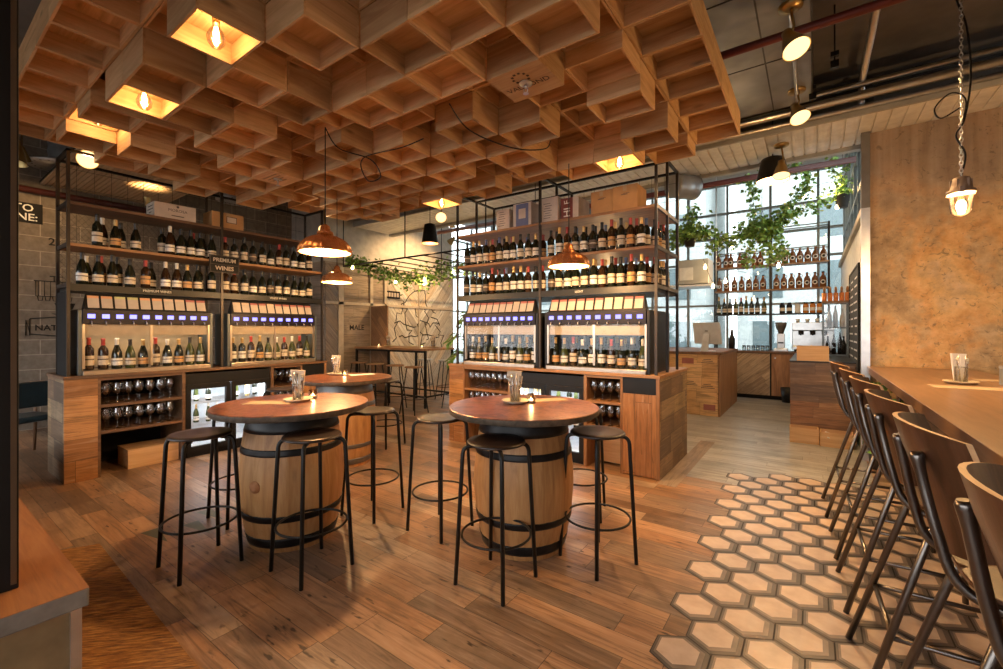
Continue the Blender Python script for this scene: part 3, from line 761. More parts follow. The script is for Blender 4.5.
def cooler(F, side, depth):
    lab = 'left' if side == 'L' else 'right'
    t = thing('bottle_cooler', f'black two-door bottle fridge with lit interior in the {lab} counter', 'fridge', F.w(1.495,.03), F.r, 'under-counter bottle fridges')
    d = depth-.1; X = .482
    b = MB()
    b.solid(-X, X, 0, d, .86, .985); b.solid(-X, -X+.03, .03, d, .0, .86); b.solid(X-.03, X, .03, d, 0, .86); b.solid(-X, X, .03, d, 0, .08)
    b.build('body', blackP, t)
    b = MB(); b.box(-X+.03, X-.03, d-.03, d-.02, .08, .86); b.box(-X+.03, -X+.035, .05, d-.03, .08, .86); b.box(X-.035, X-.03, .05, d-.03, .08, .86); b.box(-X+.03, X-.03, .05, d-.03, .08, .085); b.build('liner', wallIn, t)
    for z in (.36, .62):
        b = MB()
        for k in range(9): b.box(-X+.05, X-.05, .06+k*(d-.12)/8, .066+k*(d-.12)/8, z-.006, z)
        for k in range(5): b.box(-X+.05+k*.2, -X+.056+k*.2, .06, d-.05, z-.008, z-.002)
        b.build('wire_shelf', alumM, t)
    b = MB(); b.box(-X+.06, X-.06, .06, .075, .845, .855); b.build('led_strip', ledW, t)
    for s in (-1, 1):
        x0, x1 = (-X, -.006) if s < 0 else (.006, X)
        b = MB(); fw = .052
        b.solid(x0, x0+fw, -.02, .02, .07, .86); b.solid(x1-fw, x1, -.02, .02, .07, .86); b.solid(x0+fw, x1-fw, -.02, .02, .07, .13); b.solid(x0+fw, x1-fw, -.02, .02, .80, .86)
        dr = b.build('door', blackP, t)
        b = MB(); b.box(x0+fw, x1-fw, -.002, .004, .13, .80); b.build('glass', glassM, dr)
        hx_ = -.03 if s < 0 else .03
        b = MB(); b.box(hx_-.008, hx_+.008, -.04, -.02, .35, .6); b.build('handle', blkM, dr)
    L = bpy.data.lights.new('fridge_light', 'AREA'); L.energy = 7; L.color = (.9,.95,1); L.size = .8; L.size_y = .1; L.shape = 'RECTANGLE'
    o = bpy.data.objects.new('fridge_light', L); COL.objects.link(o); o.parent = t; o.location = (0,.12,.84); o.rotation_euler = (0,0,0)
    return t
def shelving(F, side, xs, ys, top):
    lab = 'left' if side == 'L' else 'right'
    t = thing('steel_shelving', f'tall steel and wood shelving rack of wine bottles on the {lab} counter', 'shelving', F.w(0,0,CT), F.r, 'bottle racks')
    p = .026
    for x in xs:
        for y in ys:
            b = MB(); b.solid(x-p/2, x+p/2, y, y+p, 0, top-CT); b.build('post', rackM, t)
    D = ys[-1]+p
    for z, m in ((2.762, darkX if side == 'L' else oldX), (2.354, oldX), (1.957, blkM)):
        th = .028 if m is not blkM else .07
        b = MB(); b.solid(xs[0]+p/2, xs[-1]-p/2, .004, D-.004, z-th-CT, z-CT); b.build('shelf', m, t)
        for x in (xs[0], xs[-1]):
            b = MB(); b.solid(x-p/2+.003, x+p/2-.003, p, D-p, z-.035-CT, z+.005-CT); b.build('end_rail', rackM, t)
    b = MB()
    for y in ys: b.box(xs[0]-p/2, xs[-1]+p/2, y, y+p, top-CT-p, top-CT)
    for x in xs: b.box(x-p/2, x+p/2, 0, D, top-CT-p, top-CT)
    b.build('top_frame', blkM, t)
    if side == 'L':
        b = MB(); b.solid(xs[0]-.008, xs[0]+.008, .05, D-.03, 0, 1.957-.075-CT); b.build('side_panel', blackMatt, t)
    # thin wire grid at the back
    b = MB(); yb = D-.006; n = int((xs[-1]-xs[0])/.14)
    for k in range(n+1):
        x = xs[0]+(xs[-1]-xs[0])*k/n; b.box(x-.0015, x+.0015, yb-.0015, yb+.0015, 1.99-CT, top-CT)
    for k in range(7): z = 2.0+k*.2; b.box(xs[0], xs[-1], yb-.0015, yb+.0015, z-CT-.0015, z-CT+.0015)
    if side == 'L':
        import itertools
        x0, x1, za, zb = xs[0], xs[1], 1.97-CT, 2.74-CT; stp = .055
        for sgn in (1, -1):
            c = -1.0
            while c < 2.5:
                pts = []
                for zz in (za, zb):
                    xx = (x0+c+ (zz-za)*.8) if sgn > 0 else (x1-c-(zz-za)*.8)
                    pts.append((xx, zz))
                (xa, z1), (xb, z2) = pts
                def clip(xa, z1, xb, z2):
                    q = []
                    for T in (0, 1): q.append((xa+(xb-xa)*T, z1+(z2-z1)*T))
                    res = []
                    for (xx, zz) in q:
                        if xx < x0 and xb != xa: T = (x0-xa)/(xb-xa); xx, zz = x0, z1+(z2-z1)*T
                        if xx > x1 and xb != xa: T = (x1-xa)/(xb-xa); xx, zz = x1, z1+(z2-z1)*T
                        res.append((xx, zz))
                    return res
                if max(xa, xb) > x0 and min(xa, xb) < x1:
                    (xa, z1), (xb, z2) = clip(xa, z1, xb, z2)
                    if za-.001 <= min(z1, z2) and max(z1, z2) <= zb+.001: b.tube([(xa, yb-.004, z1), (xb, yb-.004, z2)], .0014, 3, cap=False)
                c += stp
    b.build('wire_mesh', rackM, t)
    return t
smokeG = glass('smoked_glass', (.16,.18,.17), gloss=.02, fr=.2)
def dispenser(F, side, x0, x1, depth, label, seed):
    W = x1-x0; t = thing('wine_dispenser', label, 'wine dispenser', F.w((x0+x1)/2, .03, CT), F.r, 'black ten-tap wine dispensers')
    X = W/2; rr = random.Random(seed)
    for s in (-1, 1):
        b = MB(); b.solid(s*X, s*(X-.035), 0, depth, .0, .66); b.build('side_panel', greyP if side == 'L' else blackP, t, bevel=.006)
    b = MB(); b.solid(-X+.035, X-.035, -.03, depth, .0, .045); b.build('drip_tray', trayM, t, bevel=.004)
    b = MB(); b.hexa([(-X+.035,-.012,.515),(X-.035,-.012,.515),(X-.035,depth,.515),(-X+.035,depth,.515),(-X+.035,-.012,.665),(X-.035,-.012,.665),(X-.035,depth,.665),(-X+.035,depth,.665)]); b.build('control_panel', purple, t, bevel=.004)
    b = MB(); b.hexa([(-X+.05,-.0,.665),(X-.05,-.0,.665),(X-.05,.12,.665),(-X+.05,.12,.665),(-X+.07,.055,.825),(X-.07,.055,.825),(X-.07,.075,.825),(-X+.07,.075,.825)]); b.build('card_rail', blackP, t)
    b = MB(); b.box(-X+.035, X-.035, depth-.01, depth, .065 if side == 'L' else .39, .515)
    if side == 'R': b.box(-X+.035, X-.035, depth-.01, depth-.008, .045, .39, 1)
    b.build('back_panel', [beigeP, smokeG], t)
    b = MB(); b.box(-X+.035, X-.035, .018, .022, .40, .515); b.build('upper_strip', beigeP, t)
    b = MB(); b.box(-X+.035, -X+.055, .0, .03, .065, .515); b.box(X-.055, X-.035, .0, .03, .065, .515); b.box(-.012, .012, .012, .03, .065, .515); b.build('mullion', trayM, t)
    b = MB(); b.box(-X+.055, X-.055, .008, .011, .065, .515); b.build('glass_front', glassM, t)
    for k in range(10):
        u = -X+.10+(W-.2)*k/9
        b = MB(); b.box(u-.029, u+.029, -.0165, -.0125, .574, .616); b.build('display', dispM, t)
        b = MB(); b.tube([(u,-.012,.545), (u,-.03,.54), (u,-.032,.500)], .0055, 6); b.build('tap', steelM, t)
        c = MB(); w = .044; u2 = -X+.12+(W-.24)*k/9
        def P(dx, h): return (u2+dx, -.002+.055*h/.16-.004, .665+h)
        c.add([P(-w,.015), P(w,.015), P(w,.115), P(-w,.115)], [(0,1,2,3)], 0)
        c.add([P(-w,.115), P(w,.115), P(w,.14), P(-w,.14)], [(0,1,2,3)], 1)
        c.build('price_card', [cardW, (cardO[[0,0,1,1,0,0,3,3,2,2][k]] if side == 'L' and x0 < 1 else cardO[2] if rr.random() < .8 else cardO[3])], t)
    L = bpy.data.lights.new('case_light', 'AREA'); L.energy = 1.7 if side == 'L' else .4; L.color = (1,.78,.5); L.size = W-.2; L.size_y = .06; L.shape = 'RECTANGLE'
    o = bpy.data.objects.new('case_light', L); COL.objects.link(o); o.parent = t; o.location = (0,.11,.50)
    return t
tL = counter(FL, 'L', .74, None); tR = counter(FR, 'R', 1.17, None)
cooler(FL, 'L', .70); cooler(FR, 'R', .8)
shelving(FL, 'L', (.03,1.39,2.735), (.0,.45), 3.27); shelving(FR, 'R', (.14,1.425,2.765), (.0,.41,.83), 3.33)
dispenser(FL, 'L', .10, 1.30, .36, 'black wine dispenser nearest the block wall, left half of left rack', 1)
dispenser(FL, 'L', 1.46, 2.66, .36, 'black wine dispenser in the right half of the left rack', 2)
dispenser(FR, 'R', .22, 1.385, .74, 'black wine dispenser in the left half of the right rack', 3)
dispenser(FR, 'R', 1.475, 2.70, .74, 'black wine dispenser at the corner end of the right rack', 4)

# ------------------------------------------------------------------ bottles
GL = {'black': plain('bottle_black_green', (.010,.013,.008), .12, spec=.6), 'brown': plain('bottle_brown', (.030,.014,.006), .12, spec=.6), 'green': plain('bottle_olive', (.045,.055,.015), .12, spec=.6), 'pale': plain('bottle_pale', (.42,.30,.12), .15)}
LBm = {'cream': plain('label_cream', (.66,.56,.43), .7, scale=40, var=.1), 'white': plain('label_white', (.80,.75,.68), .7, scale=40, var=.1), 'ochre': plain('label_ochre', (.60,.33,.13), .7, scale=40, var=.1), 'dark': plain('label_dark', (.10,.07,.05), .6, scale=40, var=.2)}
CPm = {'black': plain('capsule_black', (.015,.013,.013), .35), 'red': plain('capsule_red', (.42,.05,.04), .4), 'white': plain('capsule_white', (.75,.70,.62), .4), 'gold': plain('capsule_gold', (.62,.40,.16), .35, .5), 'blue': plain('capsule_blue', (.10,.14,.28), .4)}
SHAPE = {'burgundy': [(.036,0),(.040,.006),(.040,.13),(.036,.165),(.024,.205),(.0155,.235),(.0145,.285),(.016,.287),(.016,.297),(.012,.30)],
         'bordeaux': [(.034,0),(.0375,.006),(.0375,.185),(.034,.205),(.020,.225),(.0145,.24),(.0142,.29),(.016,.292),(.016,.303),(.012,.305)],
         'flute':    [(.032,0),(.0355,.006),(.0355,.12),(.030,.17),(.019,.23),(.0142,.265),(.0138,.32),(.0155,.322),(.0155,.333),(.012,.335)]}
_bc = {}
def bottle_proto(shape, gl, lb, cp):
    k = (shape, gl, lb, cp)
    if k in _bc: return _bc[k]
    P = SHAPE[shape]; h = P[-1][1]
    b = MB(); b.lathe(P, 14); o = b.build('wine_bottle', GL[gl])
    r = P[2][0]+.0006; z0, z1 = {'burgundy': (.035,.105), 'bordeaux': (.045,.135), 'flute': (.035,.10)}[shape]
    m = MB(); m.lathe([(r, z0), (r, z1)], 14, caps=(False, False))
    # a printed band on the label
    m.lathe([(r+.0003, z0+(z1-z0)*.55), (r+.0003, z0+(z1-z0)*.68)], 14, caps=(False, False), mi=1)
    m.build('label', [LBm[lb], LBm['dark'] if lb != 'dark' else LBm['cream']], o)
    n = P[-4][0]+.0008
    m = MB(); m.lathe([(n+.0006, h-.075), (n, h-.018), (P[-2][0]+.0008, h-.015), (P[-2][0]+.0008, h-.002), (P[-1][0], h+.0006)], 12, caps=(False, True)); m.build('capsule', CPm[cp], o)
    _bc[k] = [o, False]; return _bc[k]
def put_bottle(kind, loc, label, group, rot=0.0):
    e = bottle_proto(*kind)
    if not e[1]: o = e[0]; e[1] = True; o.location = loc; o.rotation_euler = (0,0,rot)
    else: o = dup(e[0], loc, rot)
    h = br.uniform(1.0, 1.12); o.scale = (1.12, 1.12, h)
    tag(o, label, 'wine bottle', group); return o
KINDS = [('burgundy','black','cream','black'), ('burgundy','black','white','black'), ('bordeaux','black','cream','black'), ('bordeaux','brown','cream','red'), ('burgundy','brown','white','white'), ('bordeaux','black','white','gold'), ('burgundy','green','cream','white'), ('bordeaux','brown','ochre','red'), ('burgundy','black','ochre','gold'), ('bordeaux','black','dark','black'), ('bordeaux','black','cream','blue'), ('flute','green','white','gold')]
def describe(k):
    return f'{k[3]}-capped {k[2]}-label wine bottle'
br = random.Random(21)
def shelf_row(F, xs, y, z, row, where, group, kinds):
    for n, x in enumerate(xs):
        k = br.choice(kinds)
        put_bottle(k, F.w(x+br.uniform(-.006,.006), y+br.uniform(-.01,.01), z+.0005), f'{describe(k)}, {ORD[n]} from left, {row}, {where}', group, br.uniform(0, 6))
def span(a, b, st): 
    o = []; x = a
    while x < b: o.append(x); x += st
    return o
LK = KINDS[:2]+KINDS[2:3]+[KINDS[4], KINDS[6], KINDS[0], KINDS[1], KINDS[8], KINDS[7]]
RK = [KINDS[0], KINDS[2], KINDS[3], KINDS[1], KINDS[2], KINDS[9], KINDS[2]]
RR = [KINDS[2], KINDS[3], KINDS[5], KINDS[7], KINDS[9], KINDS[10], KINDS[2], KINDS[5]]
GB = 'wine bottles standing on the shelving racks'
for zi, z in ((0, 2.354), (1, 1.957)):
    tier = ('upper', 'lower')[zi]
    fx = [.26,.40,.58,.88,.985,1.09,1.195,1.31] if zi == 0 else [.15,.26,.38,.52,.66,.84,.945,1.05,1.16,1.31]
    shelf_row(FL, fx, .09, z, 'front row', f"left rack {tier} left shelf", GB, LK)
    shelf_row(FL, [.33,.48,.84,.945,1.05,1.155,1.26] if zi == 0 else [.20,.31,.45,.74,.88,.99,1.10,1.22], .21, z, 'back row', f"left rack {tier} left shelf", GB, LK)
    shelf_row(FL, span(1.46, 2.66, .112), .09, z, 'front row', f"left rack {tier} right shelf", GB, RK)
    shelf_row(FL, span(1.51, 2.62, .112), .20, z, 'back row', f"left rack {tier} right shelf", GB, RK)
    shelf_row(FR, span(.24, 1.36, .108), .09, z, 'front row', f"right rack {tier} left shelf", GB, RR)
    shelf_row(FR, span(.55, 1.38, .115), .21, z, 'back row', f"right rack {tier} left shelf", GB, RR)
    shelf_row(FR, span(1.53, 2.68, .106), .09, z, 'front row', f"right rack {tier} right shelf", GB, RR)
    shelf_row(FR, span(1.58, 2.68, .115), .21, z, 'back row', f"right rack {tier} right shelf", GB, RR)
    for n, y in enumerate((.33,.44,.55,.66,.76)):
        k = RR[(n*3+zi) % len(RR)]
        put_bottle(k, FR.w(2.66, y, z+.0005), f"{describe(k)}, {ORD[n]} in depth at right rack {tier} shelf end", GB)
DK = [('burgundy','green','cream','white'), ('burgundy','black','white','white'), ('bordeaux','black','white','gold'), ('burgundy','green','white','gold'), ('bordeaux','brown','cream','red'), ('burgundy','black','ochre','gold'), ('burgundy','green','cream','black')]
for F, x0, x1, nm in ((FL,.10,1.30,'first dispenser of left rack'), (FL,1.46,2.66,'second dispenser of left rack'), (FR,.22,1.385,'first dispenser of right rack'), (FR,1.475,2.70,'second dispenser of right rack')):
    W = x1-x0
    for k in range(10):
        kd = br.choice(DK); x = x0+.10+(W-.2)*k/9
        put_bottle(kd, F.w(x, .12, CT+.0455), f'{describe(kd)}, {ORD[k]} from left inside {nm}', 'bottles in the wine dispensers')
for x0, x1, nm in ((.22,1.385,'first dispenser of right rack'), (1.475,2.70,'second dispenser of right rack')):
    W = x1-x0
    for k in range(10):
        kd = br.choice(DK); put_bottle(kd, FR.w(x0+.14+(W-.28)*k/9, .60, CT+.0455), f'{describe(kd)}, {ORD[k]} from left, far side of {nm}', 'bottles in the wine dispensers')
FK = [('burgundy','green','white','gold'), ('bordeaux','black','white','black'), ('burgundy','black','cream','black'), ('flute','green','white','white'), ('bordeaux','pale','white','gold')]
for F, nm in ((FL,'left'), (FR,'right')):
    for z, lv, h in ((.625,'top',0), (.365,'middle',0)):
        for k in range(8):
            if k in (3,) and z > .5: continue
            kd = br.choice(FK) if nm == 'left' else br.choice(FK[1:])
            if kd[0] == 'flute' and z > .9: continue
            x = 1.495-.40+k*.115
            s_ = put_bottle(kd, F.w(x, .03+.20+.05*(k % 2), z-.0005-.004+.005), f'{describe(kd)}, {ORD[k]} from left {lv} shelf of {nm} fridge', 'bottles in the fridges')
            s_.scale = (.78,.78,.73)

# ------------------------------------------------------------------ stemware in the cubbies
b = MB(); b.lathe([(.034,0),(.034,.002),(.006,.006),(.0035,.012),(.0035,.085),(.012,.095),(.034,.115),(.043,.145),(.041,.175),(.034,.21)], 16, caps=(True, False))
wg = b.build('wine_glass', glass('stem_glass', gloss=.55))
first_glass = [True]
def put_glass(loc, label):
    if first_glass[0]: o = wg; first_glass[0] = False; o.location = loc
    else: o = wg.copy(); COL.objects.link(o); o.location = loc
    tag(o, label, 'wine glass', 'wine glasses in the counter cubbies')
for F, nm in ((FL,'left'), (FR,'right')):
    for z, lv in ((.735,'top'), (.465,'lower')):
        n = 0
        for x in span(.325, .95, .093):
            put_glass(F.w(x, .09, z), f'stemmed wine glass, {ORD[n]} in front row, {lv} cubby shelf of {nm} counter'); n += 1
        n = 0
        for x in span(.37, .92, .12):
            put_glass(F.w(x, .19, z), f'stemmed wine glass, {ORD[n]} in second row, {lv} cubby shelf of {nm} counter'); n += 1
        n = 0
        for x in span(2.075, 2.38, .093):
            put_glass(F.w(x, .09, z), f'stemmed wine glass, {ORD[n]} in small cubby, {lv} shelf of {nm} counter'); n += 1
# ------------------------------------------------------------------ things on and in the racks
def carton(name, F, x, y, z, w, d, h, m, label, cat='box', rot=0, flaps=True):
    p = F.w(x, y, z); t = thing(name, label, cat, p, F.r+rot)
    b = MB(); b.solid(-w/2, w/2, 0, d, 0, h); b.build('body', m, t, bevel=.003)
    if flaps:
        b = MB(); b.box(-.002, .002, -.0008, d+.0008, h-.0, h+.001); b.box(-w/2, w/2, d/2-.02, d/2+.02, h, h+.001); b.box(-.02,.02,-.0009,0,h-.06,h); b.build('tape', plain('parcel_tape', (.50,.35,.2), .4) if 'parcel_tape' not in MATS else MATS['parcel_tape'], t)
    return t
whiteB = plain('pale_carton', (.66,.56,.47), .75); kraft = plain('kraft_carton', (.52,.29,.12), .8); blueB = plain('blue_print', (.16,.19,.34), .7); redB = plain('maroon_print', (.20,.05,.04), .7); inkM = plain('print_ink', (.10,.08,.07), .8)
t = carton('wine_carton', FL, .92, .03, 2.762, .40, .26, .17, whiteB, 'white wine carton with printed crest on top of the left rack', flaps=False)
text_mesh('print', 'MOROSA', .045, inkM, t, (.02,-.0008,.10), (1,0,0), (0,0,1), .0004)
b = MB(); b.lathe([(.015,0),(.015,.001)], 5, (0,0,0)); b.v = [(v[0]+.02, -.0015+v[2], v[1]+.145) for v in b.v]; b.box(-.04,.08,-.0008,0,.035,.045); b.build('crest', inkM, t)
b = MB()
for k, (a, c) in enumerate(((.05,.20),(.04,.22),(.09,.17))): b.box(-.2008,-.2,a,c,.125-k*.035,.135-k*.035)
b.build('side_print', inkM, t)
t = carton('cardboard_box', FL, 1.47, .03, 2.762, .36, .26, .19, kraft, 'brown cardboard box with square stamp on top of the left rack')
b = MB(); b.box(-.02,.10,-.0009,0,.07,.15); b.build('stamp', inkM, t)
b = MB(); b.box(-.012,.092,-.0014,-.0008,.078,.142); b.box(.02,.06,-.0018,-.0013,.085,.12,0); b.build('stamp_centre', whiteB, t)
for x, w, h, m, lb, kind in ((.86,.20,.25,whiteB,'tall pale carton farthest left on top of the right rack',0), (1.15,.26,.29,whiteB,'pale carton with blue printed panel on top of right rack',1), (1.52,.24,.29,whiteB,'pale carton with small print beside the maroon lettered box',2), (1.78,.22,.25,whiteB,'carton with maroon panel and white lettering on top of right rack',3), (2.17,.24,.25,kraft,'left brown cardboard box of the pair on the right rack',4), (2.43,.27,.26,kraft,'right brown cardboard box of the pair on the right rack',5)):
    t = carton('wine_carton' if kind < 4 else 'cardboard_box', FR, x, .05+(.02 if kind == 3 else 0), 2.762, w, .30, h, m, lb, flaps=kind > 3)
    if kind == 1:
        b = MB(); b.box(-.09,.09,-.001,0,.01,h-.01); b.build('blue_panel', blueB, t); b = MB(); b.box(-.05,.05,-.002,-.0008,.10,.22); b.build('print_patch', whiteB, t)
    if kind in (0, 2):
        b = MB()
        for k in range(7): b.box(-.07+.01*(k%3),.02+.02*(k%2),-.001,0,.05+k*.028,.056+k*.028)
        b.build('print', inkM, t)
    if kind == 3:
        b = MB(); b.box(-w/2,.04,-.001,0,.0,h); b.build('maroon_panel', redB, t)
        text_mesh('lettering', 'HI', .115, paperM, t, (-.03,-.002,.085), (0,0,1), (-1,0,0), .0006, bold=.001)
        text_mesh('lettering', 'F', .1, paperM, t, (-.03,-.002,.2), (0,0,1), (-1,0,0), .0006)
    if kind > 3:
        b = MB(); b.box(-.04,.03,-.001,0,h*.62,h*.65); b.box(-.02,.05,-.001,0,h*.67,h*.69); b.build('print', inkM, t)
# hanging sign on the left rack
t = thing('wine_sign', 'black framed sign reading PREMIUM WINES on the left rack middle post', 'sign', FL.w(1.41,-.012,2.30), FL.r)
b = MB(); b.box(-.155,.155,-.006,.006,-.09,.10); b.build('board', blackMatt, t)
b = MB(); b.box(-.165,-.155,-.01,.008,-.10,.11); b.box(.155,.165,-.01,.008,-.10,.11); b.box(-.155,.155,-.01,.008,-.10,-.09); b.box(-.155,.155,-.01,.008,.10,.11); b.box(-.155,.155,-.009,.007,-.004,.004); b.build('frame', rackM, t)
text_mesh('lettering', 'PREMIUM', .062, cardW, t, (0,-.008,.052), depth=.0008, bold=.0015); text_mesh('lettering', 'WINES', .068, cardW, t, (0,-.008,-.047), depth=.0008, bold=.0015)
def shelf_label(F, x, s, lb):
    o = text_mesh('shelf_lettering', s, .035, paperM, None, F.w(x,-.0015,1.925), (F.c,F.s,0), (0,0,1), .0008); tag(o, lb, 'lettering', 'white shelf lettering')
shelf_label(FL, .74, 'PREMIUM WINES', 'small white lettering on the black shelf edge left of left rack')
shelf_label(FL, 2.08, 'WHITE WINES', 'small white lettering on the black shelf edge right of left rack')
shelf_label(FR, 1.93, 'LIGHT', 'small white word LIGHT on the right rack black shelf edge')
def crate_box(loc, rot, w, d, h, label, group='loose wooden wine boxes', m=None):
    m = m or boxX
    t = thing('wooden_box', label, 'wooden box', loc, rot, group)
    q = .012
    for (a, b_, c, e) in ((-w/2,w/2,0,q), (-w/2,w/2,d-q,d), (-w/2,-w/2+q,q,d-q), (w/2-q,w/2,q,d-q)):
        b = MB(); b.solid(a, b_, c, e, 0, h); b.build('side_board', m, t)
    b = MB(); b.solid(-w/2+q, w/2-q, q, d-q, 0, .012); b.build('base_board', m, t)
    return t
t = crate_box(FL.w(.74,.10,.0), FL.r, .46, .36, .19, 'closed wooden wine box on the floor under the left glass cubby')
b = MB(); b.solid(-.232,.232,-.002,.362,.19,.203); b.build('lid', boxX, t)
# ------------------------------------------------------------------ barrel tables
def tabletop():
    t = NT('copper_table_top'); o = t.obj(True); n = t.noise(o, 4.5, 7, .72, 1.0); n2 = t.noise(o, 26, 4, .7)
    c = t.ramp(n, [(.34, (.035,.016,.012)), (.45, (.15,.045,.022)), (.55, (.30,.11,.042)), (.64, (.20,.075,.035)), (.74, (.07,.035,.026))])
    c = t.mix(t.ramp(n2, [(.55, (0,0,0)), (.75, (.6,.6,.6))]), c, (.09,.045,.03))
    t.bsdf(c, t.math('ADD', t.math('MULTIPLY', n2, .25), .2), .25, bump=n2, bstr=.12, bdist=.003); return t.m
tabM = tabletop(); edgeM = plain('table_edge', (.085,.06,.04), .5, var=.2, scale=30); hoopM = plain('black_iron_hoop', (.014,.013,.013), .45, .5, var=.3); galH = plain('galvanised_hoop', (.20,.19,.18), .45, .8)
TZ = .963
def barrel_table(x, y, label, hoop, rot):
    t = thing('barrel_table', label, 'table', (x, y, 0), rot, 'oak barrel tables')
    prof = [(.285,.0),(.292,.03),(.314,.12),(.337,.25),(.350,.40),(.353,.46),(.348,.55),(.334,.68),(.318,.79),(.292,.88),(.285,.921)]
    S = 26; b = MB(); vs = []; fs = []
    n = S*4
    for r, z in prof:
        for k in range(n):
            a = 2*PI*k/n; g = -.003 if k % 4 == 0 else 0
            vs.append(((r+g)*math.cos(a), (r+g)*math.sin(a), z))
    for i in range(len(prof)-1):
        for k in range(n): fs.append((i*n+k, i*n+(k+1)%n, (i+1)*n+(k+1)%n, (i+1)*n+k))
    b.add(vs, fs, 0, True); b.add([v for v in vs[:n]], [tuple(range(n))[::-1]], 0); b.build('barrel', barrelW, t)
    def rad(z):
        for (r0,z0),(r1,z1) in zip(prof, prof[1:]):
            if z0 <= z <= z1: return r0+(r1-r0)*(z-z0)/(z1-z0)
        return prof[-1][0]
    for z0, z1 in ((.035,.10),(.215,.26),(.655,.70),(.80,.912)):
        m = MB(); zs = [z0+(z1-z0)*k/4 for k in range(5)]
        m.lathe([(rad(z0)-.004,z0)]+[(rad(z)+.004, z) for z in zs]+[(rad(z1)-.004,z1)], 64, caps=(False, False)); m.build('hoop', hoop, t)
    m = MB(); m.lathe([(.042,.0),(.040,.007),(.022,.010),(.020,.016)], 16); m.v = [(v[2]+.349, v[0], v[1]+.46) for v in m.v]; m.build('bung', plain('bung_cork', (.34,.14,.05), .7) if 'bung_cork' not in MATS else MATS['bung_cork'], t)
    m = MB(); m.lathe([(.522,.921),(.527,.925),(.527,TZ-.004)], 72, caps=(True, False)); m.lathe([(.527,TZ-.004),(.523,TZ),(.0001,TZ)], 72, caps=(False, False), mi=1, sm=False); m.build('tabletop', [edgeM, tabM], t)
    return t
T1, T2, T3 = (-3.12,1.735), (-1.68,2.63), (-4.36,3.03)
barrel_table(*T1, 'oak barrel table at the left front with black iron hoops', hoopM, math.radians(-70))
barrel_table(*T2, 'oak barrel table in front of the right rack with black hoops', hoopM, math.radians(150))
barrel_table(*T3, 'oak barrel table with grey hoops behind the left one', galH, .4)
# ------------------------------------------------------------------ round stools
def stool_proto():
    t = thing('bar_stool', '', 'stool', (0,0,0), 0, 'round black bar stools')
    b = MB(); b.lathe([(.0,.822),(.165,.822),(.176,.827),(.177,.833),(.170,.842),(.13,.840),(.0,.834)], 36, caps=(False, False)); b.build('seat', seatW, t)
    for sx, sy in ((1,1),(-1,1),(-1,-1),(1,-1)):
        top = Vector((sx*.085, sy*.085, .812)); el = Vector((sx*.125, sy*.125, .812)); ft = Vector((sx*.172, sy*.172, 0))
        pts = [top]
        for k in range(6):
            u = k/5; p = (1-u)**2*Vector((sx*.110,sy*.110,.812))+2*u*(1-u)*Vector((sx*.138,sy*.138,.812))+u*u*Vector((sx*.142,sy*.142,.765)); pts.append(p)
        pts.append(ft)
        m = MB(); m.tube(pts, .0125, 10); m.build('leg', blkM, t)
    r = math.hypot(.156,.156)-.014
    m = MB(); m.tube([(r*math.cos(2*PI*k/40), r*math.sin(2*PI*k/40), .285) for k in range(40)], .0075, 8, closed=True); m.build('foot_ring', blkM, t)
    m = MB(); m.box(-.09,.09,-.012,.012,.806,.822); m.box(-.012,.012,-.09,.09,.806,.822); m.build('seat_bracket', blkM, t)
    return t
sp = stool_proto()
stools = [((-3.20,1.165), 0, 'black round bar stool leftmost in front of the left barrel table'),
 ((-2.575,1.555), 0, 'black round bar stool directly in front of the left barrel'),
 ((-2.965,2.33), .15, 'black round bar stool right of the left barrel table, before grey-hooped barrel'),
 ((-2.30,2.43), 0, 'bar stool with shiny pale-looking seat left of the right barrel table'),
 ((-1.545,2.115), 0, 'black round bar stool nearest the camera before the right barrel'),
 ((-1.145,2.69), math.radians(-23), 'black round bar stool at the right side of the right barrel table'),
 ((-3.76,1.655), 0, 'bar stool mostly hidden behind the left barrel table, only legs showing'),
 ((-1.56,3.33), .3, 'bar stool behind the right barrel table by the right rack'),
 ((-4.87,2.60), .2, 'bar stool with only its seat showing beyond the left barrel table'),
 ((-4.55,3.78), .1, 'bar stool behind the grey-hooped barrel table at its right')]
for i, (p, r, lb) in enumerate(stools):
    if i == 0: sp.location = (*p, 0); sp.rotation_euler = (0,0,r); sp['label'] = lb
    else: dup(sp, (*p, 0), r, lb)
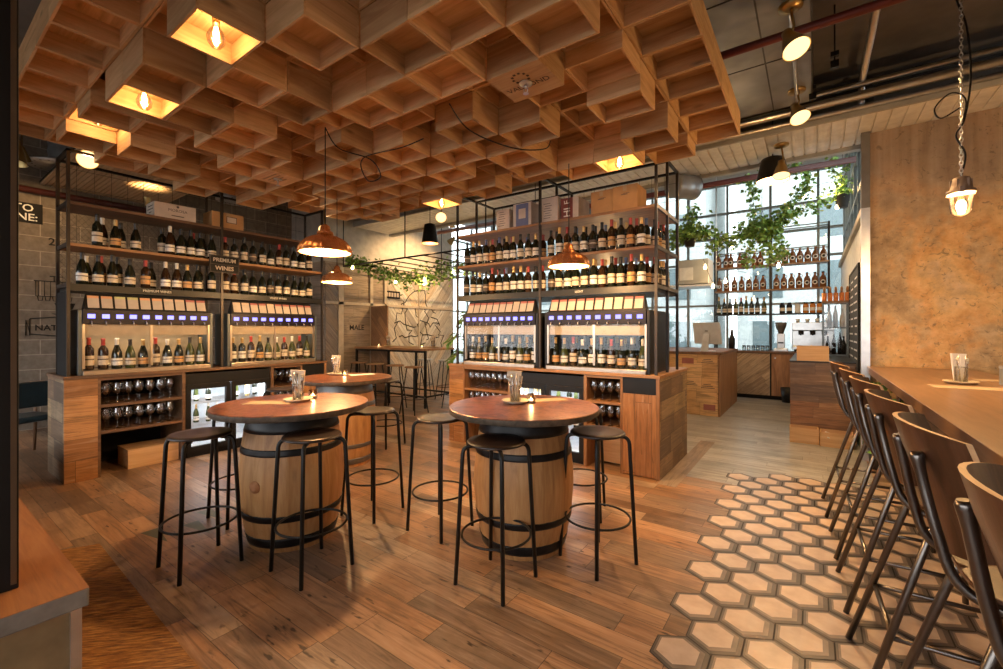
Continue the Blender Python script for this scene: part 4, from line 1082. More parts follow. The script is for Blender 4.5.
# ------------------------------------------------------------------ table setting
dishM = plain('stoneware', (.62,.52,.38), .5); cutM = plain('cutlery_steel', (.6,.58,.56), .22, 1); napM = plain('napkin', (.78,.62,.45), .9); napW = plain('white_napkin', (.85,.82,.78), .9)
plmat = plain('placemat', (.46,.33,.21), .8)
def setting(x, y, z, rot, where, napkin=napM, big=False):
    c, s = math.cos(rot), math.sin(rot); W = lambda a, b_, h=0: (x+a*c-b_*s, y+a*s+b_*c, z+h)
    t = thing('wooden_dish', f'round pale dish under the cutlery glass on {where}', 'dish', W(0,0), 0, 'dishes under cutlery glasses')
    b = MB(); b.lathe([(.05,0),(.085,.004),(.098,.018),(.102,.019),(.100,.023),(.088,.012),(.0001,.010)], 32, caps=(True, False)); b.build('dish', dishM, t)
    t = thing('cutlery_glass', f'glass holding cutlery and napkins on {where}', 'glass', W(0,0,.0105), 0, 'cutlery glasses')
    b = MB(); b.lathe([(.001,.004),(.036,.004),(.036,0),(.040,.0),(.041,.11),(.046,.125),(.043,.125),(.038,.11),(.036,.006)], 20, caps=(False, False)); b.build('tumbler', glassT, t)
    nk = MB()
    nk.hexa([(-.032,.014,.008),(.026,.014,.008),(.026,.024,.008),(-.032,.024,.008),(-.062,.006,.225),(.048,.002,.22),(.048,.018,.22),(-.062,.020,.225)])
    nk.hexa([(-.01,.010,.008),(.028,.004,.008),(.030,.012,.008),(-.008,.018,.008),(.004,.0,.195),(.052,-.014,.185),(.054,-.008,.185),(.006,.006,.195)])
    o = nk.build('napkin', napkin, None, W(0,0,.0105), rot); tag(o, f'folded paper napkins in the cutlery glass on {where}', 'napkin', 'napkins in cutlery glasses')
    for k, (nm, a, b_, ta, tb) in enumerate((('fork',-.015,-.01,-.05,-.02),('knife',.005,-.018,.01,-.03),('knife',.0,0,-.028,-.006),('fork',.018,-.012,.04,-.02))):
        m = MB()
        if nm == 'knife': m.tube([(a,b_,.008),(a+(ta-a)*.55,b_+(tb-b_)*.55,.11),(ta,tb,.205)], [.003,.0028,.005], 6); 
        else:
            m.tube([(a,b_,.008),(a+(ta-a)*.7,b_+(tb-b_)*.7,.13)], [.004,.003], 6); q = (a+(ta-a)*.7, b_+(tb-b_)*.7)
            for e in (-.008,-.003,.003,.008): m.tube([(q[0],q[1],.128),(q[0]+e+(ta-a)*.1,q[1]+(tb-b_)*.1,.15),(ta+e,tb,.19)], .0016, 4)
        o = m.build(nm, cutM, None, W(0,0,.0105), rot)
        tag(o, f'{["leftmost fork", "front table knife", "middle table knife", "rightmost fork"][k]} standing in the cutlery glass on {where}', nm, 'cutlery in glasses')
def candle(x, y, z, where):
    t = thing('tea_light', f'small lit candle in a glass on {where}', 'candle', (x, y, z), 0, 'tea lights')
    b = MB(); b.lathe([(.030,0),(.033,.004),(.034,.065),(.031,.065),(.029,.006)], 20, caps=(True, False)); b.build('holder', glassT, t)
    b = MB(); b.lathe([(.028,.006),(.028,.022)], 18); b.build('wax', waxM, t)
    b = MB(); b.lathe([(.002,.023),(.006,.030),(.004,.040),(.0005,.052)], 10); b.build('flame', flameM, t)
    point('candle_light', (0,0,.045), .7, t, .01, (1,.6,.25))
def menu(x, y, z, rot, where, w=.15, h=.30, m=plmat):
    b = MB(); b.solid(-w/2,w/2,-h/2,h/2,0,.003); o = b.build('menu_card', m, None, (x,y,z), rot); tag(o, f'flat brown menu card lying on {where}', 'menu', 'menu cards'); return o
setting(T1[0]-.04, T1[1]+.06, TZ, math.radians(38), 'the left front barrel table'); candle(T1[0]-.09, T1[1]+.21, TZ, 'the left front barrel table'); menu(T1[0]-.14, T1[1]-.10, TZ, math.radians(-52), 'the left front barrel table', .15, .34)
setting(T2[0]-.11, T2[1]+.06, TZ, math.radians(38), 'the right barrel table'); candle(T2[0]-.01, T2[1]+.12, TZ, 'the right barrel table'); menu(T2[0]+.03, T2[1]+.31, TZ, math.radians(-40), 'the right barrel table', .14, .26)
setting(T3[0]-.29, T3[1]+.09, TZ, math.radians(30), 'the grey-hooped barrel table'); candle(T3[0]-.13, T3[1]+.09, TZ, 'the grey-hooped barrel table'); menu(T3[0]-.06, T3[1]+.28, TZ, math.radians(-20), 'the grey-hooped barrel table', .15, .28, paperM)
# ------------------------------------------------------------------ bar table along the right
BT = 1.085
t = thing('bar_table', 'long dark wood bar table running out from the plaster wall', 'table', (.505, 6.565, 0))
b = MB(); b.solid(0, .88, -6.2, 0, BT-.07, BT); b.build('tabletop', topW, t, bevel=.004)
b = MB(); b.solid(.26, .30, -6.1, 0, .07, BT-.07); b.build('front_boarding', apronP, t)
b = MB(); b.solid(.20, .34, -6.1, 0, 0, .07); b.build('plinth', plain('plinth_tile', (.40,.29,.21), .5), t)
for k in range(6):
    b = MB(); b.solid(.21, .26, -.45-k*1.1-.05, -.45-k*1.1+.05, BT-.30, BT-.07); b.build('bracket', oldZ, t)
for k in range(5):
    m = MB(); y = -.9-k*1.1; m.tube([(.26,y,.86),(.20,y,.86),(.185,y,.84),(.185,y,.80),(.20,y,.785)], .008, 6); m.build('bag_hook', blkM, t)
# potted plant under the far end
def leaf_cloud(name, m, parent, pts, size, seed, loc=None):
    r = random.Random(seed); b = MB()
    for p in pts:
        d = Vector((r.uniform(-1,1), r.uniform(-1,1), r.uniform(-.9,.3))).normalized(); n = d.cross(Vector((r.uniform(-1,1),r.uniform(-1,1),r.uniform(-1,1)))).normalized(); u = d.cross(n)
        s = size*r.uniform(.6,1.3); p = Vector(p)
        b.add([p, p+d*s*.45+n*s*.45+u*s*.06, p+d*s*.75+n*s*.2, p+d*s*1.1, p+d*s*.75-n*s*.2, p+d*s*.45-n*s*.45+u*s*.06, p+d*s*.4], [(0,1,6),(1,2,6),(2,3,6),(3,4,6),(4,5,6),(5,0,6)], 0)
    o = b.build(name, m, parent); stuff(o); return o
rp = random.Random(3)
t = thing('potted_plant', 'dark leafy plant under the bar table by the plaster wall', 'plant', (.60,6.2,0))
b = MB(); b.lathe([(.09,0),(.12,.28),(.11,.28)], 20); b.build('pot', potM, t)
leaf_cloud('foliage', leafM, t, [(rp.gauss(0,.07), rp.gauss(-.05,.14), .62+rp.gauss(0,.16)) for _ in range(260)], .07, 5)
b = MB()
for k in range(9): b.tube(smooth_path([(0,0,.27), (rp.uniform(-.04,.04), rp.uniform(-.05,.05), .5), (rp.uniform(-.08,.08), rp.uniform(-.2,.1), .75)], 4), .005, 5)
b.build('stem', plain('stem_brown', (.12,.09,.04), .7), t)
# bar table setting
setting(.93, 4.80, BT, math.radians(35), 'the bar table', napW)
menu(1.02, 4.48, BT, math.radians(-88), 'the bar table nearest the stools', .22, .62)
menu(1.30, 5.25, BT, math.radians(-88), 'the bar table farther from the stools', .18, .4)
t = thing('menu_stand', 'small grey metal box standing at the right on the bar table', 'container', (1.21,4.83,BT))
b = MB(); b.solid(-.06,.06,-.05,.05,0,.14); b.build('tin', plain('grey_tin', (.33,.36,.37), .4, .5), t, bevel=.004); b = MB(); b.solid(-.062,.062,-.052,.052,.125,.145); b.build('tin_rim', alumM, t)
# ------------------------------------------------------------------ bentwood bar chairs
def bar_chair():
    t = thing('bar_chair', '', 'chair', (0,0,0), 0, 'bentwood bar chairs along the bar table')
    # local: faces +x, seat centre above origin
    SH = .80
    b = MB(); N = 14; vs = []; fs = []
    outl = []
    for k in range(28):
        a = 2*PI*k/28; ex = .6; cx, sy = math.cos(a), math.sin(a)
        outl.append((.195*math.copysign(abs(cx)**ex, cx), .195*math.copysign(abs(sy)**ex, sy)))
    b.prism(outl, SH-.006, SH+.008, 0); b.build('seat', plyW, t, bevel=.003)
    # curved back shell: arc in plan wrapped round the sitter, leaning back
    def shell(r, z0, z1, off):
        pts = []
        for iz in range(7):
            u = iz/6; z = z0+(z1-z0)*u; row = []
            half = .235-.035*(1-u)
            for k in range(N+1):
                w = -1+2*k/N; y = half*math.sin(w*1.15)/math.sin(1.15)
                x = -.235-.075*u-.02*u*u + off + .125*(1-math.cos(w*1.15))/(1-math.cos(1.15))*.8
                zz = z + (.02*(1-w*w) if iz == 6 else (-.03*(1-abs(w))**.5 + .03*abs(w)**3 if iz == 0 else 0))
                row.append((x, y, zz))
            pts.append(row)
        return pts
    A = shell(0, .895, 1.21, -.006); B = shell(0, .895, 1.21, .006)
    nv = N+1; vs = [p for row in A for p in row]+[p for row in B for p in row]; o = 7*nv; fs = []; ed = []
    for i in range(6):
        for k in range(N):
            fs.append((i*nv+k, i*nv+k+1, (i+1)*nv+k+1, (i+1)*nv+k)); fs.append((o+i*nv+k, o+(i+1)*nv+k, o+(i+1)*nv+k+1, o+i*nv+k+1))
    for k in range(N): ed.append((6*nv+k, 6*nv+k+1, o+6*nv+k+1, o+6*nv+k)); ed.append((k, o+k, o+k+1, k+1))
    for i in range(6): ed.append((i*nv, (i+1)*nv, o+(i+1)*nv, o+i*nv)); ed.append((i*nv+N, o+i*nv+N, o+(i+1)*nv+N, (i+1)*nv+N))
    b = MB(); b.add(vs, fs, 0, True); off = 0
    b.add(vs, ed, 1, False); b.build('backrest', [plyW, plyE], t)
    r = .0135
    for s in (-1, 1):
        m = MB(); m.tube([(-.12,s*.17,SH-.03), (-.16,s*.185,SH-.07), (-.37,s*.235,0)], r, 10); m.build('leg', chairM, t)
        m = MB(); m.tube([(.15,s*.17,SH-.03), (.165,s*.18,SH-.08), (.185,s*.225,0)], r, 10); m.build('leg', chairM, t)
        m = MB(); m.tube(smooth_path([(.17,s*.165,SH-.022), (-.02,s*.165,SH-.022), (-.16,s*.16,SH-.018), (-.235,s*.152,SH+.03), (-.268,s*.145,SH+.14), (-.292,s*.13,SH+.26), (-.308,s*.125,SH+.355)], 6), [.0135]*31+[.0135,.0135,.0145,.016,.017,.012], 10); m.build('back_support', chairM, t)
    m = MB(); m.tube([(-.275,-.213,.30), (-.275,.213,.30)], .010, 8); m.build('stretcher', chairM, t)
    m = MB(); m.tube([(.177,-.21,.30), (.177,.21,.30)], .010, 8); m.build('foot_rail', chairM, t)
    for s in (-1, 1):
        m = MB(); m.tube([(-.275,s*.213,.30), (.177,s*.208,.30)], .010, 8); m.build('stretcher', chairM, t)
    for s in (-1, 1):
        m = MB(); m.tube([(s*.12-.0,-.17,SH-.022), (s*.12,.17,SH-.022)], .009, 6); m.build('seat_rail', chairM, t)
    return t
ch = bar_chair()
CY = [(4.60,.42), (3.845,.455), (3.19,.475), (2.485,.49), (1.81,.51), (1.14,.53)]
LBS = ['farthest bentwood bar chair in the row along the bar table', 'second farthest bentwood bar chair along the bar table', 'third farthest bentwood bar chair along the bar table', 'fourth farthest bentwood bar chair, third from the camera', 'bentwood bar chair second nearest the camera, by the bar table', 'nearest bentwood bar chair, cut off by the right photo edge']
for k, (y, x) in enumerate(CY):
    if k == 0: ch.location = (x+.03, y, 0.004); ch.rotation_euler = (0,0,math.radians(2)); ch['label'] = LBS[0]
    else: dup(ch, (x+.03, y, .004), math.radians(2), LBS[k])
# ------------------------------------------------------------------ left foreground: ledge, column, mat
ledgeW = wood('ledge_wood', [(.19,.065,.02), (.31,.115,.032), (.38,.165,.055)], 'X', rough=.45, rnd=False, knots=.2)
ledgeE = plain('ledge_edge_grey', (.20,.18,.155), .6, var=.12, scale=12); brassy = plain('brushed_bronze', (.30,.24,.14), .4, .5, var=.1)
t = thing('window_ledge', 'orange wood ledge with grey edge at the left foreground corner', 'ledge', (-2.29,.455,0))
b = MB(); b.solid(-4.2,0,-3.4,0,.43,.50,1) ; b.box(-4.2,0,-3.4,0,.4995,.5005,0); b.build('ledge_top', [ledgeW, ledgeE], t, bevel=.006)
b = MB(); b.solid(-4.15,-.03,-3.4,-.03,0,.43); b.build('ledge_base', brassy, t)
b = MB(); b.solid(-.05,-.018,-.05,-.018,0,.43); b.build('corner_strip', alumM, t)
t = thing('steel_column', 'black square steel column standing on the wooden ledge at the left edge', 'column', (-2.65,.165,.501))
b = MB(); b.solid(-.15,.145,-.13,.13,0,3.9); b.build('shaft', blackMatt, t, bevel=.004)
b = MB(); b.box(.1445,.1465,.108,.124,0.02,3.9); b.build('edge_strip', plain('column_edge', (.12,.08,.05), .4, .5), t)
def matmat():
    t = NT('coir_mat'); o = t.obj(); x, y, z = t.sep(o)
    n = t.noise(t.comb(t.math('MULTIPLY', t.math('ADD', x, y), 7.0), t.math('MULTIPLY', t.math('SUBTRACT', y, x), 60.0), z), 1.0, 6, .7, .4)
    t.bsdf(t.ramp(n, [(.30, (.035,.015,.007)), (.45, (.19,.08,.025)), (.57, (.36,.17,.045)), (.7, (.50,.30,.10))]), .8, bump=n, bstr=.6); return t.m
b = MB(); b.prism([(-4.17,.47),(-1.4,.455),(-1.4,.795),(-2.3,.80),(-4.065,.86),(-4.16,.69)], .0, .006); tag(b.build('door_mat', matmat()), 'brown fibre door mat let into the floor beside the ledge', 'mat')
# chair behind the left rack
t = thing('dining_chair', 'dark leather chair with wooden frame behind the left rack end', 'chair', (-7.62,.92,0), math.radians(-70))
b = MB(); b.solid(-.23,.23,-.22,.22,.42,.49); b.build('seat', tealL, t, bevel=.02)
b = MB(); b.hexa([(-.24,.20,.60),(.24,.20,.60),(.24,.25,.60),(-.24,.25,.60),(-.23,.25,.90),(.23,.25,.90),(.23,.30,.90),(-.23,.30,.90)]); b.build('backrest', tealL, t, bevel=.02)
chw = wood('chair_walnut', [(.10,.05,.025),(.18,.09,.045),(.25,.13,.065)], 'Z', rnd=False)
for sx in (-1,1):
    m = MB(); m.tube([(sx*.22,.2,.45),(sx*.235,.23,.62),(sx*.24,.27,.80)], .016, 8); m.tube([(sx*.22,.2,.45),(sx*.24,.30,0)], [.02,.013], 8); m.build('leg', chw, t)
    m = MB(); m.tube([(sx*.22,-.19,.64),(sx*.225,-.19,.42),(sx*.24,-.24,0)], [.016,.02,.013], 8); m.build('leg', chw, t)
    m = MB(); m.tube([(sx*.23,-.2,.64),(sx*.235,.22,.66)], .018, 8); m.build('armrest', chw, t)
t = thing('dining_table', 'low wooden table edge behind the left rack by the block wall', 'table', (-8.9,1.6,0))
b = MB(); b.solid(-.4,.4,-.4,.4,.71,.75); b.build('tabletop', oldX, t); b = MB(); b.tube([(0,0,0.02),(0,0,.71)], .03, 10); b.build('leg', blkM, t); b = MB(); b.lathe([(.2,0),(.2,.015)], 20); b.build('base', blkM, t)
# painted signs on the block wall
t = thing('wall_sign', 'black painted sign with white letters high on the block wall', 'sign', (-9.6,1.12,3.26))
b = MB(); b.box(0,.006,-.43,.255,-.15,.15); b.build('panel', blackMatt, t)
text_mesh('lettering', 'TO', .15, whiteP, t, (.008,.055,.068), (0,1,0), (0,0,1), .001, bold=.002); text_mesh('lettering', 'WINE:', .15, whiteP, t, (.008,-.005,-.068), (0,1,0), (0,0,1), .001, bold=.002)
b = text_mesh('painted_number', '2', .16, blkM, None, (-9.598,1.475,2.86), (0,1,0), (0,0,1), .001, bold=.003); tag(b, 'black numeral 2 painted on the block wall below the sign', 'number')
t = thing('wall_drawing', 'black line drawing of a cup, bottle rack and NATURAL banner on block wall', 'drawing', (-9.596,1.50,1.97))
b = MB(); L = lambda pts, r=.006: b.tube([(0,y,z) for y,z in pts], r, 4)
L([(-.22,.28),(.2,.28)]); L([(-.2,.28),(-.2,.05),(.18,.05),(.18,.28)]); L([(-.05,.36),(.1,.36)]); L([(0,.36),(0,.28)])
for k in range(6): L([(-.17+k*.065,.28),(-.17+k*.065,.05)], .004)
for k in range(5): L([(-.18+k*.08,.05),(-.17+k*.08,-.02),(-.13+k*.08,-.02),(-.12+k*.08,.05)], .005)
b.build('machine_outline', blkM, t)
b = MB(); b.add([(0,.0,-.05),(0,.24,-.05),(0,.2,-.16),(0,.12,-.2),(0,.04,-.16)], [(0,1,2,3,4)]); b.add([(0,-.03,-.215),(0,.27,-.215),(0,.22,-.235),(0,.02,-.235)], [(0,1,2,3)]); b.build('cup', blkM, t)
b = MB(); L = lambda pts, r=.008: b.tube([(0,y,z) for y,z in pts], r, 4)
L([(-.26,-.5),(-.3,-.32),(-.3,-.55),(-.26,-.55),(-.26,-.30)]); L([(-.26,-.30),(0,-.27),(.4,-.27)]); L([(-.26,-.53),(0,-.56),(.4,-.56)]); b.build('banner', blkM, t)
text_mesh('lettering', 'NATURAL', .12, blkM, t, (.002,.06,-.44), (0,1,0), (0,0,1), .001, bold=.003); text_mesh('lettering', '&', .09, blkM, t, (.002,.10,-.34), (0,1,0), (0,0,1), .001)
# ------------------------------------------------------------------ tall table and stools at the back
t = thing('tall_table', 'long tall communal table with black steel legs by the chevron wall', 'table', (-7.07,6.33,0))
b = MB(); b.solid(-1.08,1.08,-.42,.42,1.10,1.14); b.build('tabletop', oldX, t)
for sx in (-1.05, 0, 1.05):
    for sy in (-.38,.38):
        m = MB(); m.solid(sx-.02,sx+.02,sy-.02,sy+.02,0,1.10); m.build('leg', blkM, t)
b = MB(); b.box(-1.05,1.05,-.395,-.365,.2,.23); b.box(-1.05,1.05,.365,.395,.2,.23); b.box(1.03,1.06,-.38,.38,.2,.23); b.box(-1.06,-1.03,-.38,.38,.2,.23); b.box(-1.05,1.05,-.395,-.365,1.06,1.10); b.build('frame_rail', blkM, t)
def back_stool(x, y, seatm, label, rot=0, hz=.82):
    t = thing('tall_stool', label, 'stool', (x, y, 0), rot, 'stools round the tall back table')
    b = MB(); b.lathe([(.0001,hz),(.16,hz),(.17,hz+.01),(.165,hz+.022),(.0001,hz+.02)], 24, caps=(False, False)); b.build('seat', seatm, t)
    for sx, sy in ((1,1),(-1,1),(-1,-1),(1,-1)):
        m = MB(); m.tube([(sx*.09,sy*.09,hz),(sx*.18,sy*.18,0)], .010, 6); m.build('leg', blkM, t)
    m = MB(); r = .2; m.tube([(r*math.cos(2*PI*k/24), r*math.sin(2*PI*k/24), .27) for k in range(24)], .007, 6, closed=True); m.build('foot_ring', blkM, t)
daylitSeat = plain('daylit_pale_seat', (.55,.56,.56), .35); midSeat = wood('mid_seat', [(.20,.10,.05),(.30,.16,.08),(.38,.22,.11)], 'X')  # pale seat colour stands for daylight brightening the far stools
for x, y, m, lb in ((-7.62,5.62,midSeat,'wooden-seat stool at the left near end of tall back table'), (-7.05,5.60,midSeat,'second wooden-seat stool from the left before the tall back table'), (-6.42,5.56,midSeat,'third wooden-seat stool from the left before the tall back table'), (-5.85,5.50,midSeat,'wooden-seat stool nearest the right rack before the tall table'),
    (-7.2,7.1,daylitSeat,'daylit pale-seat stool on the far side of tall table, left one'), (-6.55,7.1,daylitSeat,'daylit pale-seat stool on the far side of tall table, right one'), (-5.62,6.35,daylitSeat,'daylit pale-seat stool at the right end of the tall back table')):
    back_stool(x, y, m, lb, R.uniform(0,1))
setting(-7.55, 6.35, 1.14, .3, 'the tall back table, left'); candle(-7.72, 6.22, 1.14, 'the tall back table, left'); setting(-6.35, 6.5, 1.14, .3, 'the tall back table, right'); candle(-6.42, 6.25, 1.14, 'the tall back table, right')
for k, (x, y) in enumerate(((-6.6,9.2), (-5.2,9.6), (-3.75,9.4))):
    t = thing('cafe_table', ('low cafe table farthest left before the back windows', 'low cafe table in the middle before the back windows', 'low cafe table nearest the bar before the back windows')[k], 'table', (x, y, 0), 0, 'cafe tables by the back windows')
    b = MB(); b.solid(-.4,.4,-.35,.35,.72,.75); b.build('tabletop', oldX, t); b = MB(); b.tube([(0,0,.01),(0,0,.72)], .03, 10); b.build('leg', blkM, t); b = MB(); b.lathe([(.24,0),(.24,.015),(.03,.03)], 20); b.build('base', blkM, t)
    for sx in (-1, 1):
        q = thing('cafe_chair', f'{("grey-green", "pale wooden")[sx > 0]} cafe chair at the {("left", "middle", "right")[k]} low cafe table by the back windows', 'chair', (x+sx*.62, y, 0), sx*PI/2, 'cafe chairs')
        cm = plain('chair_sage', (.25,.30,.27), .6) if sx < 0 and 'chair_sage' not in MATS else (MATS['chair_sage'] if sx < 0 else midSeat)
        b = MB(); b.solid(-.2,.2,-.2,.2,.43,.46); b.build('seat', cm, q); b = MB(); b.solid(-.2,.2,-.22,-.19,.62,.84); b.build('backrest', cm, q)
        for a in (-1,1):
            for c in (-1,1):
                b = MB(); b.tube([(a*.18,c*.18,.44),(a*.19,c*.2,0)], .013, 6); b.build('leg', blkM, q)
# map drawn on the chevron wall
mp = random.Random(11); b = MB()
def squiggle(y0, z0, y1, z1, n, am):
    pts = []
    for k in range(n+1):
        u = k/n; pts.append((-8.284, y0+(y1-y0)*u+mp.uniform(-am,am), z0+(z1-z0)*u+mp.uniform(-am,am)))
    b.tube(pts, .012, 4)
for a in ((7.1,1.2,7.4,2.2,9,.09),(7.4,2.2,8.0,2.55,6,.07),(8.0,2.55,8.5,1.9,7,.08),(8.5,1.9,8.9,1.1,8,.1),(7.5,2.1,7.7,1.1,9,.1),(7.9,2.0,8.1,1.1,10,.1),(8.2,2.1,8.3,1.2,9,.1),(7.2,1.7,7.9,1.6,6,.06),(7.9,1.7,8.8,1.6,7,.08),(7.3,1.3,7.9,1.3,5,.07),(8.1,1.35,8.7,1.3,5,.06)): squiggle(*a)
tag(b.build('wall_map', blkM), 'black outline map drawn across the chevron timber wall', 'map')
t = thing('wall_sign', 'small dark lettered board on the chevron wall above the open door', 'sign', (-8.285,7.05,2.35))
b = MB(); b.box(0,.015,-.22,.26,-.09,.09); b.build('board', blackMatt, t); b = MB()
for k in range(5): b.box(.0155,.017,-.18+k*.085,-.12+k*.085,-.05,.05)
b.build('lettering', cardW, t)
# ------------------------------------------------------------------ back bar
t = thing('back_counter', 'brown wooden back bar counter with diagonal boarded doors', 'counter', (-.75,11.0,0))
b = MB(); b.solid(-1.2,1.24,-.03,.62,1.0,1.04); b.build('countertop', darkX, t)
b = MB(); b.solid(-1.18,1.22,.03,.6,.08,1.0); b.build('body', blackMatt, t)
for x0, x1, m in ((-1.17,-.72,'d'),(-.70,.0,'d'),(.03,.42,'v'),(.46,1.2,'d')):
    b = MB(); b.solid(x0,x1,0,.03,.09,.99); d = b.build('door', counterDiag if m == 'd' else oldZ, t)
    b = MB(); b.lathe([(.015,0),(.015,.02)], 12); b.v = [(v[0]+x0+.07, -v[2], v[1]+.9) for v in b.v]; b.build('knob', steelM, d)
b = MB(); b.solid(-1.15,1.2,.06,.5,0,.08); b.build('plinth', blackMatt, t)
b = MB(); b.lathe([(.10,0),(.13,.30),(.12,.30),(.10,.02)], 20, (0,0,0), caps=(True, False)); o = b.build('waste_bin', blackP, None, (-.42,10.82,0)); tag(o, 'black waste bin on the floor before the back counter', 'bin')
t = thing('back_bar_shelving', 'black steel shelving of brown growlers standing before the bright window', 'shelving', (-.81,11.6,1.04))
for x in (-1.09,.04,1.09):
    for y in (-.14,.14):
        b = MB(); b.solid(x-.018,x+.018,y-.018,y+.018,0,2.75); b.build('post', blkM, t)
for z, m in ((.83,blkM),(1.375,oldX),(1.93,oldX)):
    b = MB(); b.solid(-1.09,1.09,-.16,.16,z-.03,z); b.build('shelf', m, t)
b = MB()
for z in (2.25,2.73):
    for y in (-.14,.14): b.box(-1.09,1.09,y-.012,y+.012,z-.012,z+.012)
    for x in (-1.09,.04,1.09): b.box(x-.012,x+.012,-.14,.14,z-.012,z+.012)
b.tube([(-1.09,-.14,2.25),(-.5,-.14,2.73)], .012, 6); b.build('top_frame', MATS['grey_window_steel'], t)
growM = plain('growler_brown', (.20,.075,.026), .2, spec=.6)
b = MB(); b.lathe([(.055,0),(.062,.01),(.063,.17),(.055,.21),(.03,.25),(.022,.27),(.022,.31),(.026,.315),(.026,.33),(.018,.335)], 18); gw = b.build('growler', growM)
m = MB(); m.lathe([(.0,0),(.045,0)], 18, caps=(False, False)); m.v = [(v[0], -.0665+ (v[0]**2)*8, v[1]+.11) for v in m.v]; m.build('round_label', LBm['white'], gw)
m = MB(); m.lathe([(.0,0),(.028,0)], 14, caps=(False, False)); m.v = [(v[0], -.0675+(v[0]**2)*8, v[1]+.11) for v in m.v]; m.build('label_mark', blackP, gw)
m = MB(); m.lathe([(.027,.316),(.027,.334),(.0,.337)], 14, caps=(False, False)); m.build('cap', blackP, gw)
m = MB(); m.tube(smooth_path([(.02,0,.30),(.055,0,.29),(.055,0,.25),(.03,0,.245)], 4), .006, 6); m.build('handle', growM, gw)
row1 = [-1.84,-1.673,-1.577,-1.389,-1.265,-1.093,-.973,-.64,-.50,-.36,-.225,-.085,.05,.19]
row2 = [-1.82,-1.66,-1.5,-1.35,-1.2,-1.06,-.92,-.66,-.52,-.38,-.24,-.10,.04,.18]
f = True
for xs, z, nm in ((row1,2.97,'upper'),(row2,2.415,'lower')):
    for n, x in enumerate(xs):
        if f: o = gw; f = False; o.location = (x,11.56,z+.0005)
        else: o = dup(gw, (x,11.56,z+.0005))
        tag(o, f'brown glass growler, {ORD[n]} from left on the {nm} growler shelf', 'growler', 'brown growlers on the back bar shelving')
for n, x in enumerate([-1.83,-1.71,-1.59,-1.47,-1.36,-1.255,-1.145,-1.03,-.90]):
    kd = [('flute','green','white','gold'),('burgundy','black','cream','gold'),('burgundy','black','white','black'),('burgundy','green','cream','gold'),('bordeaux','black','cream','red')][n % 5]
    o = put_bottle(kd, (x,11.55,1.8705), f'{describe(kd)}, {ORD[n]} from left on the back bar bottom shelf', 'bottles on the back bar'); o.scale = (1.25,1.25,1.25)
jarM = plain('amber_jar', (.62,.22,.04), .25)
for n, (x, m, lb) in enumerate(((-.55,blackP,'black jar with white label, left of two on the back bar bottom shelf'), (-.42,blackP,'black jar with white label, right of two on back bar bottom shelf'), (-.12,jarM,'left amber jar on the back bar bottom shelf'), (.0,jarM,'middle amber jar on the back bar bottom shelf'), (.12,jarM,'right amber jar on the back bar bottom shelf'), (-.27,whiteP,'white canister on the back bar bottom shelf'))):
    t = thing('jar', lb, 'jar', (x,11.55,1.8705), 0, 'jars on the back bar')
    b = MB(); b.lathe([(.05,0),(.055,.01),(.055,.17),(.035,.2)], 16); b.build('body', m, t); b = MB(); b.lathe([(.036,.2),(.036,.235)], 14); b.build('lid', blackP if m is not whiteP else steelM, t)
    b = MB(); b.lathe([(.0556,.05),(.0556,.12)], 16, caps=(False, False)); b.build('label', LBm['white'], t)
# coffee things
t = thing('coffee_grinder', 'tall grey coffee grinder with hopper on the back counter', 'coffee grinder', (-.56,11.25,1.0405))
b = MB(); b.solid(-.13,.13,-.16,.16,0,.06); b.solid(-.07,.07,-.05,.12,.06,.38); b.build('body', alumM, t, bevel=.01)
b = MB(); b.lathe([(.05,.38),(.055,.42),(.10,.54),(.11,.62),(.10,.625)], 20); b.build('hopper', plain('smoked_hopper', (.10,.09,.08), .2), t)
b = MB(); b.box(-.05,.05,-.14,-.05,.17,.2); b.build('fork', blkM, t)
t = thing('espresso_machine', 'chrome espresso machine on the back counter beside the grinder', 'coffee machine', (.0,11.25,1.0405))
b = MB(); b.solid(-.36,.36,-.22,.22,.05,.12); b.solid(-.36,.36,.02,.22,.12,.45); b.solid(-.36,.36,-.2,.22,.45,.62); b.build('body', steelM, t, bevel=.012)
for k in range(3):
    b = MB(); x = -.2+.2*k; b.lathe([(.045,.36),(.05,.45)], 16, (x,-.1,0)); b.tube([(x,-.12,.38),(x,-.28,.36)], .014, 8); b.build('group_head', blkM, t)
for sx in (-.3,.3):
    for sy in (-.17,.17):
        b = MB(); b.tube([(sx,sy,0),(sx,sy,.05)], .02, 8); b.build('foot', blkM, t)
for k in range(4):
    b = MB(); b.lathe([(.03,0),(.045,.08),(.042,.08),(.028,.005)], 14, caps=(True, False)); o = b.build('coffee_cup', whiteP, None, (-.26+.17*k, 11.25, 1.661)); tag(o, f'white cup, {ORD[k]} from left on top of the espresso machine', 'cup', 'cups on the espresso machine')
for k in range(6):
    b = MB(); b.lathe([(.034,0),(.038,.12),(.036,.12),(.032,.004)], 14, caps=(True, False)); o = b.build('tumbler', glassT, None, (-1.25+.09*k, 11.12, 1.0405)); tag(o, f'clear tumbler, {ORD[k]} from left on the back counter', 'glass', 'tumblers on the back counter')
